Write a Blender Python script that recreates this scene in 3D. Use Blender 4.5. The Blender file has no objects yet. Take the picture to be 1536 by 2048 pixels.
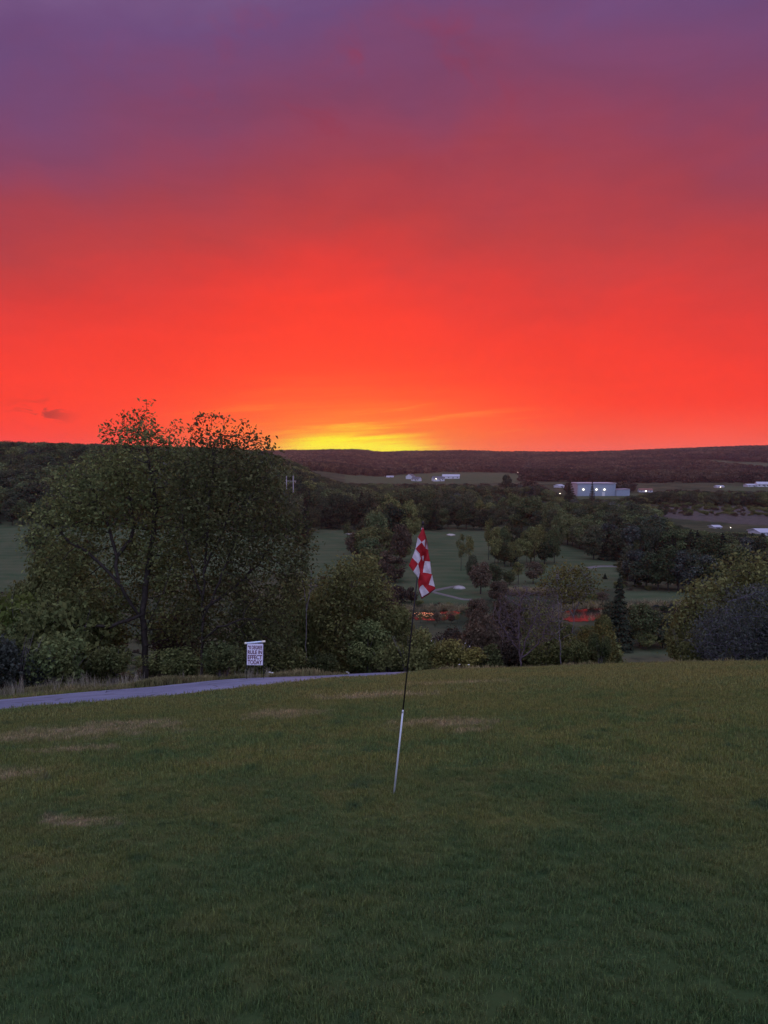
import bpy, bmesh, math, random
import numpy as np
from mathutils import Vector, Matrix

sc = bpy.context.scene
COL = sc.collection
R = math.radians

# ------------------------------------------------------------------ camera
EYE = 1.6
FPX = 1550.0
PITCH = R(3.66)
cam_d = bpy.data.cameras.new('camera')
cam = bpy.data.objects.new('camera', cam_d)
COL.objects.link(cam)
cam.location = (0, 0, EYE)
cam.rotation_euler = (R(90) - PITCH, 0, 0)
cam_d.sensor_fit = 'VERTICAL'
cam_d.sensor_height = 36
cam_d.lens = 36 * FPX / 2048
cam_d.clip_start = 0.05
cam_d.clip_end = 20000
sc.camera = cam
sc.render.resolution_x = 768
sc.render.resolution_y = 1024
sc.render.engine = 'CYCLES'
sc.cycles.max_bounces = 6
sc.cycles.diffuse_bounces = 3
sc.cycles.glossy_bounces = 2
sc.cycles.transmission_bounces = 4
sc.cycles.volume_bounces = 0
sc.view_settings.view_transform = 'Standard'
sc.view_settings.look = 'None'
sc.view_settings.exposure = 0.0
sc.view_settings.gamma = 1.0
sc.view_settings.use_curve_mapping = False

# ------------------------------------------------------------------ node helpers
class NT:
    def __init__(s, tree): s.t = tree; s.n = tree.nodes; s.l = tree.links
    def new(s, t, **kw):
        n = s.n.new(t)
        for k, v in kw.items(): setattr(n, k, v)
        return n
    def put(s, sock, v):
        if v is None: return
        if isinstance(v, bpy.types.NodeSocket): s.l.new(v, sock)
        else: sock.default_value = v
    def m(s, op, a, b=None, c=None, clamp=False):
        n = s.new('ShaderNodeMath', operation=op); n.use_clamp = clamp
        s.put(n.inputs[0], a); s.put(n.inputs[1], b); s.put(n.inputs[2], c)
        return n.outputs[0]
    def mr(s, v, a, b, c=0.0, d=1.0, smooth=True):
        n = s.new('ShaderNodeMapRange'); n.clamp = True
        if smooth: n.interpolation_type = 'SMOOTHSTEP'
        s.put(n.inputs[0], v); s.put(n.inputs[1], a); s.put(n.inputs[2], b); s.put(n.inputs[3], c); s.put(n.inputs[4], d)
        return n.outputs[0]
    def mix(s, f, a, b, mode='MIX'):
        n = s.new('ShaderNodeMix', data_type='RGBA', blend_type=mode)
        s.put(n.inputs[0], f)
        s.put(n.inputs[6], a if isinstance(a, bpy.types.NodeSocket) else tuple(a) + (1,))
        s.put(n.inputs[7], b if isinstance(b, bpy.types.NodeSocket) else tuple(b) + (1,))
        return n.outputs[2]
    def noise(s, vec, scale, detail=3.0, rough=0.55, dist=0.0):
        n = s.new('ShaderNodeTexNoise')
        s.put(n.inputs['Vector'], vec); n.inputs['Scale'].default_value = scale
        n.inputs['Detail'].default_value = detail; n.inputs['Roughness'].default_value = rough
        n.inputs['Distortion'].default_value = dist
        return n.outputs[0]
    def comb(s, x, y, z):
        n = s.new('ShaderNodeCombineXYZ'); s.put(n.inputs[0], x); s.put(n.inputs[1], y); s.put(n.inputs[2], z); return n.outputs[0]
    def sep(s, v):
        n = s.new('ShaderNodeSeparateXYZ'); s.put(n.inputs[0], v); return n.outputs
    def ramp(s, f, stops, interp='LINEAR'):
        n = s.new('ShaderNodeValToRGB'); cr = n.color_ramp; cr.interpolation = interp
        while len(cr.elements) < len(stops): cr.elements.new(0.5)
        for e, (p, c) in zip(cr.elements, stops): e.position = p; e.color = tuple(c) + (1,)
        s.put(n.inputs[0], f); return n.outputs[0]

def lin(r, g, b):
    f = lambda c: (c / 255 / 12.92) if c / 255 <= 0.04045 else ((c / 255 + 0.055) / 1.055) ** 2.4
    return (f(r), f(g), f(b))

# ------------------------------------------------------------------ sky (world): dusk afterglow
SUN_AZ = R(-2.3)
world = bpy.data.worlds.new('World'); sc.world = world; world.use_nodes = True
wt = NT(world.node_tree); world.node_tree.nodes.clear()
geo = wt.new('ShaderNodeNewGeometry')
tc = wt.new('ShaderNodeTexCoord')
x_, y_, z_ = wt.sep(tc.outputs['Generated'])[0:3]
el = wt.m('MULTIPLY', wt.m('ARCSINE', z_), 57.2958)
az = wt.m('MULTIPLY', wt.m('ARCTAN2', x_, y_), 57.2958)
daz = wt.m('SUBTRACT', az, math.degrees(SUN_AZ))
cyl = wt.comb(wt.m('MULTIPLY', az, 0.045), wt.m('MULTIPLY', el, 0.085), 2.3)
warp = wt.noise(cyl, 1.6, 4, 0.55, 0.3)
side = wt.m('MULTIPLY', wt.m('MULTIPLY', daz, daz), 0.0042)
el2 = wt.m('ADD', wt.m('ADD', el, side), wt.m('MULTIPLY', wt.m('SUBTRACT', warp, 0.5), wt.mr(el, 0, 14, 1.0, 7.5)))
lean = wt.m('MULTIPLY', wt.mr(az, -30, 12, 1.0, 0.0), wt.mr(el, 8, 20, 0.0, 4.2))
plume = wt.m('MULTIPLY', wt.m('EXPONENT', wt.m('MULTIPLY', wt.m('ADD', wt.m('POWER', wt.m('ABSOLUTE', wt.m('DIVIDE', wt.m('ADD', az, 6.0), 8.0)), 2.0), wt.m('POWER', wt.m('ABSOLUTE', wt.m('DIVIDE', wt.m('SUBTRACT', el, 10.0), 5.0)), 2.0)), -1.0)), -3.6)
el2 = wt.m('ADD', el2, wt.m('ADD', lean, plume))
elN = wt.m('DIVIDE', el2, 100.0, clamp=True)
STOPS = [(0.000, lin(255, 62, 38)), (0.055, lin(255, 58, 38)), (0.09, lin(246, 56, 42)), (0.125, lin(226, 56, 50)),
         (0.165, lin(190, 60, 62)), (0.21, lin(162, 62, 76)), (0.255, lin(130, 66, 98)), (0.31, lin(108, 74, 121)),
         (0.42, (0.25, 0.165, 0.335)), (0.60, (0.52, 0.48, 0.80)), (1.0, (0.86, 0.92, 1.45))]
base = wt.ramp(elN, STOPS)
# washed pink low band away from the glow
low = wt.mr(el, 0.2, 4.5, 1.0, 0.0)
lowc = wt.mix(wt.m('MULTIPLY', low, wt.mr(daz, 2.0, 22.0, 0.0, 0.55)), base, lin(255, 110, 78))
# orange then yellow glow where the sun went down
def gauss(a, b, sa, sb):
    g = wt.m('ADD', wt.m('POWER', wt.m('ABSOLUTE', wt.m('DIVIDE', a, sa)), 2.0), wt.m('POWER', wt.m('ABSOLUTE', wt.m('DIVIDE', b, sb)), 2.0))
    return wt.m('EXPONENT', wt.m('MULTIPLY', g, -1.0))
streakv = wt.comb(wt.m('MULTIPLY', az, 0.10), wt.m('SUBTRACT', wt.m('MULTIPLY', el, 1.5), wt.m('MULTIPLY', az, 0.10)), 3.0)
streak = wt.noise(streakv, 1.1, 4, 0.6, 0.4)
elg = wt.m('ADD', el, wt.m('MULTIPLY', wt.m('SUBTRACT', streak, 0.5), -2.6))
g1 = gauss(daz, elg, 10.0, 3.9)
g2 = gauss(daz, elg, 6.0, 2.1)
c1 = wt.mix(wt.m('MULTIPLY', g1, 0.85, clamp=True), lowc, lin(255, 160, 40))
c2 = wt.mix(wt.mr(g2, 0.10, 0.62), c1, (1.0, 0.95, 0.0))
# thin bright streaks above the glow
st2 = wt.mr(streak, 0.55, 0.72)
stm = wt.m('MULTIPLY', wt.m('MULTIPLY', st2, gauss(wt.m('SUBTRACT', daz, 2.0), wt.m('SUBTRACT', el, 3.1), 8.5, 1.3)), 0.6)
c3 = wt.mix(stm, c2, lin(255, 165, 60))
# dusky red wisps high up, small dark scud low left
wv = wt.comb(wt.m('MULTIPLY', az, 0.14), wt.m('MULTIPLY', el, 0.20), 9.0)
wn = wt.noise(wv, 1.5, 5, 0.62, 0.6)
wm = wt.m('MULTIPLY', wt.m('MULTIPLY', wt.mr(wn, 0.46, 0.74), gauss(wt.m('ADD', az, 1.0), wt.m('SUBTRACT', el, 24.5), 13.0, 8.0)), wt.m('MULTIPLY', wt.mr(el, 15, 22), wt.mr(el, 24, 36, 1.0, 0.0)))
c4 = wt.mix(wt.m('MULTIPLY', wm, 0.75), c3, lin(148, 52, 74))
sv = wt.comb(wt.m('MULTIPLY', az, 0.5), wt.m('MULTIPLY', el, 1.1), 4.0)
sn = wt.noise(sv, 1.3, 4, 0.6, 0.6)
sm = wt.m('MULTIPLY', wt.mr(sn, 0.47, 0.62), gauss(wt.m('ADD', az, 23.6), wt.m('SUBTRACT', el, 3.3), 1.5, 0.75))
c5 = wt.mix(wt.m('MULTIPLY', sm, 0.75), c4, lin(150, 48, 44))
# faint horizontal banding
bn = wt.noise(wt.comb(wt.m('MULTIPLY', az, 0.07), wt.m('MULTIPLY', el, 0.25), 1.0), 1.2, 6, 0.65, 0.5)
c6 = wt.mix(1.0, c5, wt.ramp(bn, [(0.3, (0.95, 0.95, 0.95)), (0.7, (1.05, 1.05, 1.05))]), 'MULTIPLY')
skyt = wt.new('ShaderNodeTexSky'); skyt.sky_type = 'NISHITA'; skyt.sun_disc = False
skyt.sun_elevation = R(0.5); skyt.sun_rotation = SUN_AZ
bg1 = wt.new('ShaderNodeBackground'); wt.put(bg1.inputs[0], c6); bg1.inputs[1].default_value = 1.0
bg2 = wt.new('ShaderNodeBackground'); wt.put(bg2.inputs[0], skyt.outputs[0]); bg2.inputs[1].default_value = 0.004
add = wt.new('ShaderNodeAddShader'); wt.put(add.inputs[0], bg1.outputs[0]); wt.put(add.inputs[1], bg2.outputs[0])
wo = wt.new('ShaderNodeOutputWorld'); wt.put(wo.inputs[0], add.outputs[0])

# last light from under the horizon: soft, weak, warm
sd = bpy.data.lights.new('sun', 'SUN'); sd.energy = 0.9; sd.angle = R(12); sd.color = (1.0, 0.42, 0.22)
sun = bpy.data.objects.new('sun', sd); COL.objects.link(sun)
sun.rotation_euler = Vector((math.sin(SUN_AZ), math.cos(SUN_AZ), math.sin(R(2.5)))).to_track_quat('Z', 'Y').to_euler()

# ------------------------------------------------------------------ object helpers
def tag(o, label=None, cat=None, group=None, kind=None):
    if label: o['label'] = label
    if cat: o['category'] = cat
    if group: o['group'] = group
    if kind: o['kind'] = kind
    return o
def obj(name, data, parent=None, loc=(0, 0, 0), rz=0.0):
    o = bpy.data.objects.new(name, data); COL.objects.link(o)
    if parent: o.parent = parent
    o.location = loc; o.rotation_euler = (0, 0, rz)
    return o
def empty(name, loc=(0, 0, 0), rz=0.0, label=None, cat=None, group=None):
    o = obj(name, None, None, loc, rz); o.empty_display_size = 0.3
    return tag(o, label, cat, group)
def mesh_np(name, V, F, mats, mi=None, smooth=False):
    V = np.asarray(V, dtype=np.float32); F = np.asarray(F, dtype=np.int32)
    me = bpy.data.meshes.new(name); n, k = F.shape
    me.vertices.add(len(V)); me.vertices.foreach_set('co', V.ravel())
    me.loops.add(n * k); me.loops.foreach_set('vertex_index', F.ravel())
    me.polygons.add(n); me.polygons.foreach_set('loop_start', np.arange(0, n * k, k, dtype=np.int32))
    me.polygons.foreach_set('loop_total', np.full(n, k, dtype=np.int32))
    for m_ in mats: me.materials.append(m_)
    if mi is not None: me.polygons.foreach_set('material_index', np.asarray(mi, dtype=np.int32))
    if smooth: me.polygons.foreach_set('use_smooth', np.ones(n, dtype=bool))
    me.update(); me.validate()
    return me
def bm_mesh(name, bm, mats, smooth=False):
    me = bpy.data.meshes.new(name); bm.to_mesh(me); bm.free()
    for m_ in (mats if isinstance(mats, (list, tuple)) else [mats]): me.materials.append(m_)
    if smooth:
        for p in me.polygons: p.use_smooth = True
    return me
def add_box(bm, c, s, bev=0.0, rot=None, mi=0):
    r = bmesh.ops.create_cube(bm, size=1.0)
    M = Matrix.Translation(c) @ (rot.to_4x4() if rot else Matrix()) @ Matrix.Diagonal((s[0], s[1], s[2], 1))
    bmesh.ops.transform(bm, matrix=M, verts=r['verts'])
    fs = set(f for v in r['verts'] for f in v.link_faces)
    for f in fs: f.material_index = mi
    if bev: bmesh.ops.bevel(bm, geom=list(set(e for v in r['verts'] for e in v.link_edges)), offset=bev, segments=2, affect='EDGES')
def tube_np(P, rad, k=6):
    """one bent tapering tube through points P"""
    P = np.asarray(P, float); n = len(P); V = []; F = []
    for i in range(n):
        d = P[min(i + 1, n - 1)] - P[max(i - 1, 0)]; d /= np.linalg.norm(d) + 1e-9
        a = np.cross(d, [0.3, 0.9, 0.1] if abs(d[2]) > 0.7 else [0, 0, 1]); a /= np.linalg.norm(a); b = np.cross(d, a)
        for j in range(k):
            t = 2 * math.pi * j / k
            V.append(P[i] + rad[i] * (math.cos(t) * a + math.sin(t) * b))
    for i in range(n - 1):
        for j in range(k):
            F.append((i * k + j, i * k + (j + 1) % k, (i + 1) * k + (j + 1) % k, (i + 1) * k + j))
    c0 = len(V); V.append(P[0]); V.append(P[-1])
    for j in range(k):
        F.append((c0, (j + 1) % k, j, j)); F.append((c0 + 1, (n - 1) * k + j, (n - 1) * k + (j + 1) % k, (n - 1) * k + (j + 1) % k))
    return np.array(V), F
def tube_mesh(name, P, rad, mat, k=8):
    V, F = tube_np(P, rad, k)
    me = bpy.data.meshes.new(name)
    me.from_pydata([tuple(v) for v in V], [], [tuple(dict.fromkeys(f)) for f in F]); me.materials.append(mat)
    for p in me.polygons: p.use_smooth = True
    return me

# ------------------------------------------------------------------ terrain
ZF = -23.4
def sstep(a, b, x):
    t = np.clip((x - a) / (b - a), 0, 1); return t * t * (3 - 2 * t)
def vnoise(x, y, s, seed=0):
    xs = x / s + seed * 17.3; ys = y / s + seed * 5.1
    xi = np.floor(xs); yi = np.floor(ys); fx = xs - xi; fy = ys - yi
    fx = fx * fx * (3 - 2 * fx); fy = fy * fy * (3 - 2 * fy)
    h = lambda a, b: np.modf(np.abs(np.sin(a * 127.1 + b * 311.7 + seed) * 43758.5453))[0]
    return (h(xi, yi) * (1 - fx) + h(xi + 1, yi) * fx) * (1 - fy) + (h(xi, yi + 1) * (1 - fx) + h(xi + 1, yi + 1) * fx) * fy
def softpos(x, k): return 0.5 * (x + np.sqrt(x * x + k * k)) - 0.5 * k
def H(x, y):
    x = np.asarray(x, float); y = np.asarray(y, float)
    r2 = x * x + y * y; r = np.sqrt(r2)
    ye = np.where(y > 0, y, -12 * np.tanh(-y / 12))
    hn = -(0.127 * ye - 0.0067 * np.minimum(x, 0) + 0.0033 * r2) + 0.073 * softpos(x, 4.0) * np.exp(-np.maximum(x - 30, 0) / 20)
    hn = hn + 0.05 * (vnoise(x, y, 2.3, 1) - 0.5) * np.minimum(1, r / 4) + 0.10 * (vnoise(x, y, 6.0, 2) - 0.5) * np.minimum(1, r / 6)
    fl = ZF + 2.2 * (vnoise(x, y, 60, 3) - 0.5) * sstep(100, 220, r) + 4 * (vnoise(x, y, 320, 4) - 0.5) * sstep(250, 700, r)
    fl = fl + 24.5 * sstep(270, 440, y + 0.25 * np.abs(x + 250)) * sstep(0, -105, x + 0.0 * y) * (1 - 0.55 * sstep(520, 900, y))
    az_ = np.arctan2(x, np.maximum(y, 1))
    ridge = 40 + 16 * sstep(-0.05, 0.5, az_) + 5 * np.sin(az_ * 13 + 1) + 4 * (vnoise(x, y, 500, 5) - 0.5)
    fl = fl + 4 * sstep(600, 1100, r) + ridge * sstep(1300, 2600, r)
    k = 3.0
    d = hn - fl
    return fl + 0.5 * (d + np.sqrt(d * d + k * k)) - 0.5 * k * k / (np.abs(d) + k)
def hz(x, y): return float(H(x, y))

def ray(px, py):
    dx = (px - 768) / FPX; dz = (1024 - py) / FPX
    return np.array([dx, math.cos(PITCH) + dz * math.sin(PITCH), -math.sin(PITCH) + dz * math.cos(PITCH)])
def G(px, py, tmin=2.0, tmax=4000):
    """ground point that this direction meets first"""
    d = ray(px, py); t = tmin * (tmax / tmin) ** np.linspace(0, 1, 6000)
    z = EYE + d[2] * t; g = H(d[0] * t, d[1] * t)
    i = np.argmax(z < g) if (z < g).any() else len(t) - 1
    return np.array([d[0] * t[i], d[1] * t[i], g[i]])
def GV(px, py): return G(px, py, 75)          # valley floor, past the near hill
def PY(px, py, dist):
    d = ray(px, py); t = dist / d[1]; return np.array([0, 0, EYE]) + d * t
def proj(x, y, z):
    zz = z - EYE; f = y * math.cos(PITCH) - zz * math.sin(PITCH); u = y * math.sin(PITCH) + zz * math.cos(PITCH)
    return 768 + FPX * x / f, 1024 - FPX * u / f

def in_poly(x, y, poly):
    c = np.zeros(np.shape(x), bool); n = len(poly)
    for i in range(n):
        x1, y1 = poly[i][:2]; x2, y2 = poly[(i + 1) % n][:2]
        cond = ((y1 > y) != (y2 > y)) & (x < (x2 - x1) * (y - y1) / (y2 - y1 + 1e-12) + x1)
        c ^= cond
    return c
def vpoly(pts): return [GV(*p) for p in pts]
FAIR = [vpoly(p) for p in (
    [(560, 1082), (640, 1055), (765, 1061), (800, 1078), (760, 1128), (690, 1165), (560, 1150)],
    [(795, 1062), (1000, 1064), (1060, 1088), (1130, 1088), (1225, 1120), (1245, 1165), (1230, 1178), (1010, 1178), (930, 1208), (790, 1208), (740, 1150)],
    [(-200, 1046), (560, 1066), (560, 1150), (90, 1180), (-200, 1190)],
    [(1235, 1186), (1420, 1182), (1420, 1199), (1235, 1201)],
    [(1190, 1288), (1350, 1293), (1380, 1311), (1190, 1311)])]
FIELDS = [vpoly(p) for p in ([(690, 949), (880, 944), (1040, 947), (1040, 964), (880, 970), (690, 966)],
    [(1335, 919), (1420, 919), (1600, 929), (1600, 949), (1480, 940)],
    [(1440, 972), (1600, 972), (1600, 992), (1440, 985)], [(1140, 988), (1275, 988), (1275, 1003), (1140, 1003)])]
MARSH = vpoly([(1220, 1024), (1300, 1012), (1600, 1016), (1600, 1056), (1380, 1040)])

# path: near edge from bearings; laid as a ribbon three metres wide
def polar(px, r): 
    d = np.array([(px - 768) / FPX, 1.0]); d /= np.linalg.norm(d); return d * r
near_edge = [polar(-700, 10.2), polar(-300, 11.6)] + [G(*p)[:2] for p in ((0, 1421), (200, 1404), (330, 1393), (440, 1381), (530, 1371), (610, 1363), (690, 1356))] + [polar(px, r) for px, r in ((770, 18.8), (840, 21.5), (880, 26), (880, 34))]
print([round(float(np.hypot(*p)), 1) for p in near_edge])
def catmull(P, n=10):
    P = [2 * P[0] - P[1]] + list(P) + [2 * P[-1] - P[-2]]; out = []
    for i in range(1, len(P) - 2):
        for k in range(n):
            t = k / n
            out.append(0.5 * ((2 * P[i]) + (-P[i-1] + P[i+1]) * t + (2*P[i-1] - 5*P[i] + 4*P[i+1] - P[i+2]) * t*t + (-P[i-1] + 3*P[i] - 3*P[i+1] + P[i+2]) * t**3))
    out.append(P[-2]); return np.array(out)
NE = catmull(near_edge)
tn = np.gradient(NE, axis=0); tn /= np.linalg.norm(tn, axis=1)[:, None]
FE = NE + np.stack([-tn[:, 1], tn[:, 0]], 1) * np.linspace(4.6, 2.6, len(NE))[:, None]
PATHPOLY = list(NE) + list(FE[::-1])

# ponds (water stands a little above the dug bed)
POND_Z = ZF - 0.3
def zpoly(pts, z):
    out = []
    for p in pts:
        d = ray(*p); t = (z - EYE) / d[2]; out.append(d * t + np.array([0, 0, EYE]))
    return out
POND = zpoly([(800, 1230), (830, 1225), (868, 1226), (900, 1222), (922, 1226), (905, 1236), (868, 1240), (825, 1237)], POND_Z)
POND2 = zpoly([(1118, 1230), (1140, 1220), (1200, 1217), (1238, 1219), (1320, 1212), (1400, 1216), (1380, 1223), (1290, 1228), (1212, 1236), (1160, 1243), (1125, 1240)], POND_Z)

# ------------------------------------------------------------------ materials
def mat(name):
    m_ = bpy.data.materials.new(name); m_.use_nodes = True
    t = NT(m_.node_tree); t.n.clear(); return m_, t
def out(t, sh): o = t.new('ShaderNodeOutputMaterial'); t.l.new(sh, o.inputs[0])
def simple(name, col, rough=0.7, spec=0.3, var=0.15, scale=8.0, metal=0.0, emit=None, es=0.0, bump=0.0):
    m_, t = mat(name)
    tcn = t.new('ShaderNodeTexCoord')
    n = t.noise(tcn.outputs['Object'], scale, 5, 0.6)
    c = t.mix(1.0, col, t.ramp(n, [(0.25, (1 - var,) * 3), (0.75, (1 + var,) * 3)]), 'MULTIPLY')
    b = t.new('ShaderNodeBsdfPrincipled'); t.put(b.inputs['Base Color'], c)
    b.inputs['Roughness'].default_value = rough; b.inputs['Specular IOR Level'].default_value = spec; b.inputs['Metallic'].default_value = metal
    if emit: b.inputs['Emission Color'].default_value = tuple(emit) + (1,); b.inputs['Emission Strength'].default_value = es
    if bump:
        bp = t.new('ShaderNodeBump'); bp.inputs['Strength'].default_value = bump; bp.inputs['Distance'].default_value = 0.02
        t.put(bp.inputs['Height'], n); t.put(b.inputs['Normal'], bp.outputs[0])
    out(t, b.outputs[0]); return m_
def leafmat(name, ca, cb, scale=0.7, trans=0.35, rnd=0.35, small=0.5):
    m_, t = mat(name)
    g = t.new('ShaderNodeNewGeometry'); oi = t.new('ShaderNodeObjectInfo')
    n = t.noise(g.outputs['Position'], scale, 3, 0.6)
    c = t.mix(t.mr(n, 0.32, 0.68), ca, cb)
    rp = t.ramp(g.outputs['Random Per Island'], [(0, (1 - small,) * 3), (1, (1 + small,) * 3)])
    c = t.mix(1.0, c, rp, 'MULTIPLY')
    ro = t.ramp(oi.outputs['Random'], [(0, (1 - rnd, 1 - rnd, 1 - rnd)), (0.5, (1.0 + rnd * .3, 1.03, 1 - rnd * .3)), (1, (1 + rnd, 1 + rnd, 1 + rnd * .6))])
    c = t.mix(1.0, c, ro, 'MULTIPLY')
    d = t.new('ShaderNodeBsdfDiffuse'); t.put(d.inputs[0], c)
    tr = t.new('ShaderNodeBsdfTranslucent'); t.put(tr.inputs[0], c)
    mx = t.new('ShaderNodeMixShader'); mx.inputs[0].default_value = trans
    t.put(mx.inputs[1], d.outputs[0]); t.put(mx.inputs[2], tr.outputs[0]); out(t, mx.outputs[0]); return m_

def lawn_color(t, pos):
    """turf colour from world position: mottled green, tan and straw patches"""
    x, y, z = t.sep(pos)[0:3]
    p2 = t.comb(x, y, 0.0)
    n1 = t.noise(p2, 0.55, 5, 0.62, 0.3); n2 = t.noise(p2, 3.2, 5, 0.65); n3 = t.noise(p2, 14.0, 3, 0.6)
    c = t.mix(t.mr(n1, 0.36, 0.64), (0.074, 0.122, 0.040), (0.108, 0.132, 0.041))
    c = t.mix(t.mr(n2, 0.42, 0.72), c, (0.118, 0.122, 0.043))
    c = t.mix(t.mr(n2, 0.46, 0.28), c, (0.036, 0.070, 0.034))
    c = t.mix(t.m('MULTIPLY', t.mr(n3, 0.55, 0.75), 0.4), c, (0.16, 0.16, 0.09))
    crest_glow = t.m('MULTIPLY', t.mr(y, 7.0, 17.0), t.mr(n1, 0.25, 0.6, 0.35, 1.0))
    c = t.mix(t.m('MULTIPLY', t.mr(t.m('ADD', y, t.m('MULTIPLY', t.m('SUBTRACT', n1, 0.5), 16.0)), 8.5, 2.0), 0.8), c, (0.046, 0.090, 0.036))
    c = t.mix(t.m('MULTIPLY', crest_glow, 0.45), c, (0.165, 0.135, 0.046))  # warm low light on the turf towards the crest, put into its colour
    patch = None
    for px, py, wx, wy in ((190, 1462, 1.15, 0.65), (255, 1448, 0.8, 0.35), (15, 1550, 0.36, 0.28), (160, 1642, 0.28, 0.14), (565, 1428, 0.6, 0.5), (60, 1474, 0.9, 0.5),
                           (880, 1447, 0.7, 0.4), (930, 1462, 0.3, 0.2), (760, 1391, 1.1, 0.5), (925, 1367, 1.1, 0.4), (150, 1500, 0.5, 0.2)):
        g = G(px, py)
        dx = t.m('DIVIDE', t.m('SUBTRACT', x, float(g[0])), wx); dy = t.m('DIVIDE', t.m('SUBTRACT', y, float(g[1])), wy)
        d = t.m('SQRT', t.m('ADD', t.m('MULTIPLY', dx, dx), t.m('MULTIPLY', dy, dy)))
        d = t.m('ADD', d, t.m('MULTIPLY', t.m('SUBTRACT', n2, 0.5), 4.2))
        f = t.mr(d, 1.25, 0.1)
        patch = f if patch is None else t.m('MAXIMUM', patch, f)
    c = t.mix(t.m('MULTIPLY', patch, t.mr(n3, 0.3, 0.62, 0.2, 0.85)), c, (0.27, 0.22, 0.14))
    return c

M = {}
m_, t = mat('terrain')                                            # ground sheet
g = t.new('ShaderNodeNewGeometry'); att = t.new('ShaderNodeAttribute', attribute_name='land')
ax, ay, az3 = t.sep(att.outputs['Color'])[0:3]
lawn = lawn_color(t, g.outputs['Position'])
lawn = t.mix(1.0, lawn, (0.75, 0.7, 0.7), 'MULTIPLY')
pos2 = t.comb(t.sep(g.outputs['Position'])[0], t.sep(g.outputs['Position'])[1], 0.0)
ra = t.noise(pos2, 0.035, 6, 0.65, 0.4); rb = t.noise(pos2, 0.35, 5, 0.7)
rough_c = t.mix(t.mr(ra, 0.4, 0.62), (0.040, 0.048, 0.028), (0.085, 0.078, 0.045))
rough_c = t.mix(t.mr(rb, 0.45, 0.75), rough_c, (0.026, 0.030, 0.02))
fb = t.noise(pos2, 0.09, 4, 0.6, 0.5)
wv = t.new('ShaderNodeTexWave'); wv.inputs['Scale'].default_value = 0.055; wv.inputs['Distortion'].default_value = 2.5; wv.bands_direction = 'Y'
t.put(wv.inputs['Vector'], pos2)
fair_c = t.mix(t.mr(fb, 0.35, 0.65), (0.048, 0.072, 0.036), (0.075, 0.085, 0.046))
fair_c = t.mix(t.m('MULTIPLY', wv.outputs['Fac'], 0.3), fair_c, (0.10, 0.108, 0.065))
c = t.mix(ax, rough_c, fair_c)
c = t.mix(ay, c, t.mix(t.mr(rb, 0.35, 0.7), (0.10, 0.085, 0.078), (0.055, 0.048, 0.042)))
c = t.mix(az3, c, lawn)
b = t.new('ShaderNodeBsdfPrincipled'); t.put(b.inputs['Base Color'], c); b.inputs['Roughness'].default_value = 1; b.inputs['Specular IOR Level'].default_value = 0.0
bp = t.new('ShaderNodeBump'); bp.inputs['Strength'].default_value = 0.5; bp.inputs['Distance'].default_value = 0.03
t.put(bp.inputs['Height'], t.noise(pos2, 18.0, 4, 0.7)); t.put(b.inputs['Normal'], bp.outputs[0])
out(t, b.outputs[0]); M['terrain'] = m_

def grassmat(name, mul):
    m_, t = mat(name)
    g = t.new('ShaderNodeNewGeometry')
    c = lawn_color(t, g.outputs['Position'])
    rp = t.ramp(g.outputs['Random Per Island'], [(0, (0.55, 0.6, 0.55)), (0.6, (1.0, 1.0, 0.9)), (0.9, (1.5, 1.45, 1.15)), (1, (2.4, 2.2, 1.9))])
    c = t.mix(1.0, c, rp, 'MULTIPLY')
    c = t.mix(1.0, c, (mul,) * 3, 'MULTIPLY')
    d = t.new('ShaderNodeBsdfPrincipled'); t.put(d.inputs['Base Color'], c); d.inputs['Roughness'].default_value = 0.55; d.inputs['Specular IOR Level'].default_value = 0.25
    tr = t.new('ShaderNodeBsdfTranslucent'); t.put(tr.inputs[0], c)
    mx = t.new('ShaderNodeMixShader'); mx.inputs[0].default_value = 0.35
    t.put(mx.inputs[1], d.outputs[0]); t.put(mx.inputs[2], tr.outputs[0]); out(t, mx.outputs[0]); return m_
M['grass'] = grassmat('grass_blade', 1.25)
m_, t = mat('asphalt')
g = t.new('ShaderNodeNewGeometry'); pp = g.outputs['Position']
a1 = t.noise(pp, 0.5, 5, 0.6, 0.4); a2 = t.noise(pp, 60, 3, 0.7); a3 = t.noise(pp, 2.2, 5, 0.65)
vo = t.new('ShaderNodeTexVoronoi', feature='DISTANCE_TO_EDGE'); vo.inputs['Scale'].default_value = 0.9
t.put(vo.inputs['Vector'], t.mix(0.25, pp, t.new('ShaderNodeTexNoise').outputs['Color']))
c = t.mix(t.mr(a1, 0.35, 0.65), (0.125, 0.140, 0.205), (0.175, 0.190, 0.265))
c = t.mix(t.m('MULTIPLY', t.mr(a3, 0.52, 0.72), 0.55), c, (0.10, 0.105, 0.13))
c = t.mix(1.0, c, t.ramp(a2, [(0.3, (0.75,) * 3), (0.7, (1.25,) * 3)]), 'MULTIPLY')
c = t.mix(t.m('MULTIPLY', t.mr(vo.outputs[0], 0.022, 0.004), t.mr(a3, 0.4, 0.55)), c, (0.04, 0.045, 0.04))
b = t.new('ShaderNodeBsdfPrincipled'); t.put(b.inputs['Base Color'], c); b.inputs['Roughness'].default_value = 0.9; b.inputs['Specular IOR Level'].default_value = 0.2
bp = t.new('ShaderNodeBump'); bp.inputs['Strength'].default_value = 0.5; bp.inputs['Distance'].default_value = 0.006; t.put(bp.inputs['Height'], a2); t.put(b.inputs['Normal'], bp.outputs[0])
out(t, b.outputs[0]); M['path'] = m_
M['bark'] = simple('bark', (0.040, 0.033, 0.029), 0.95, 0.1, 0.5, 6)
M['bark_grey'] = simple('grey_bark', (0.16, 0.14, 0.14), 0.95, 0.1, 0.45, 6)
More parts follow.
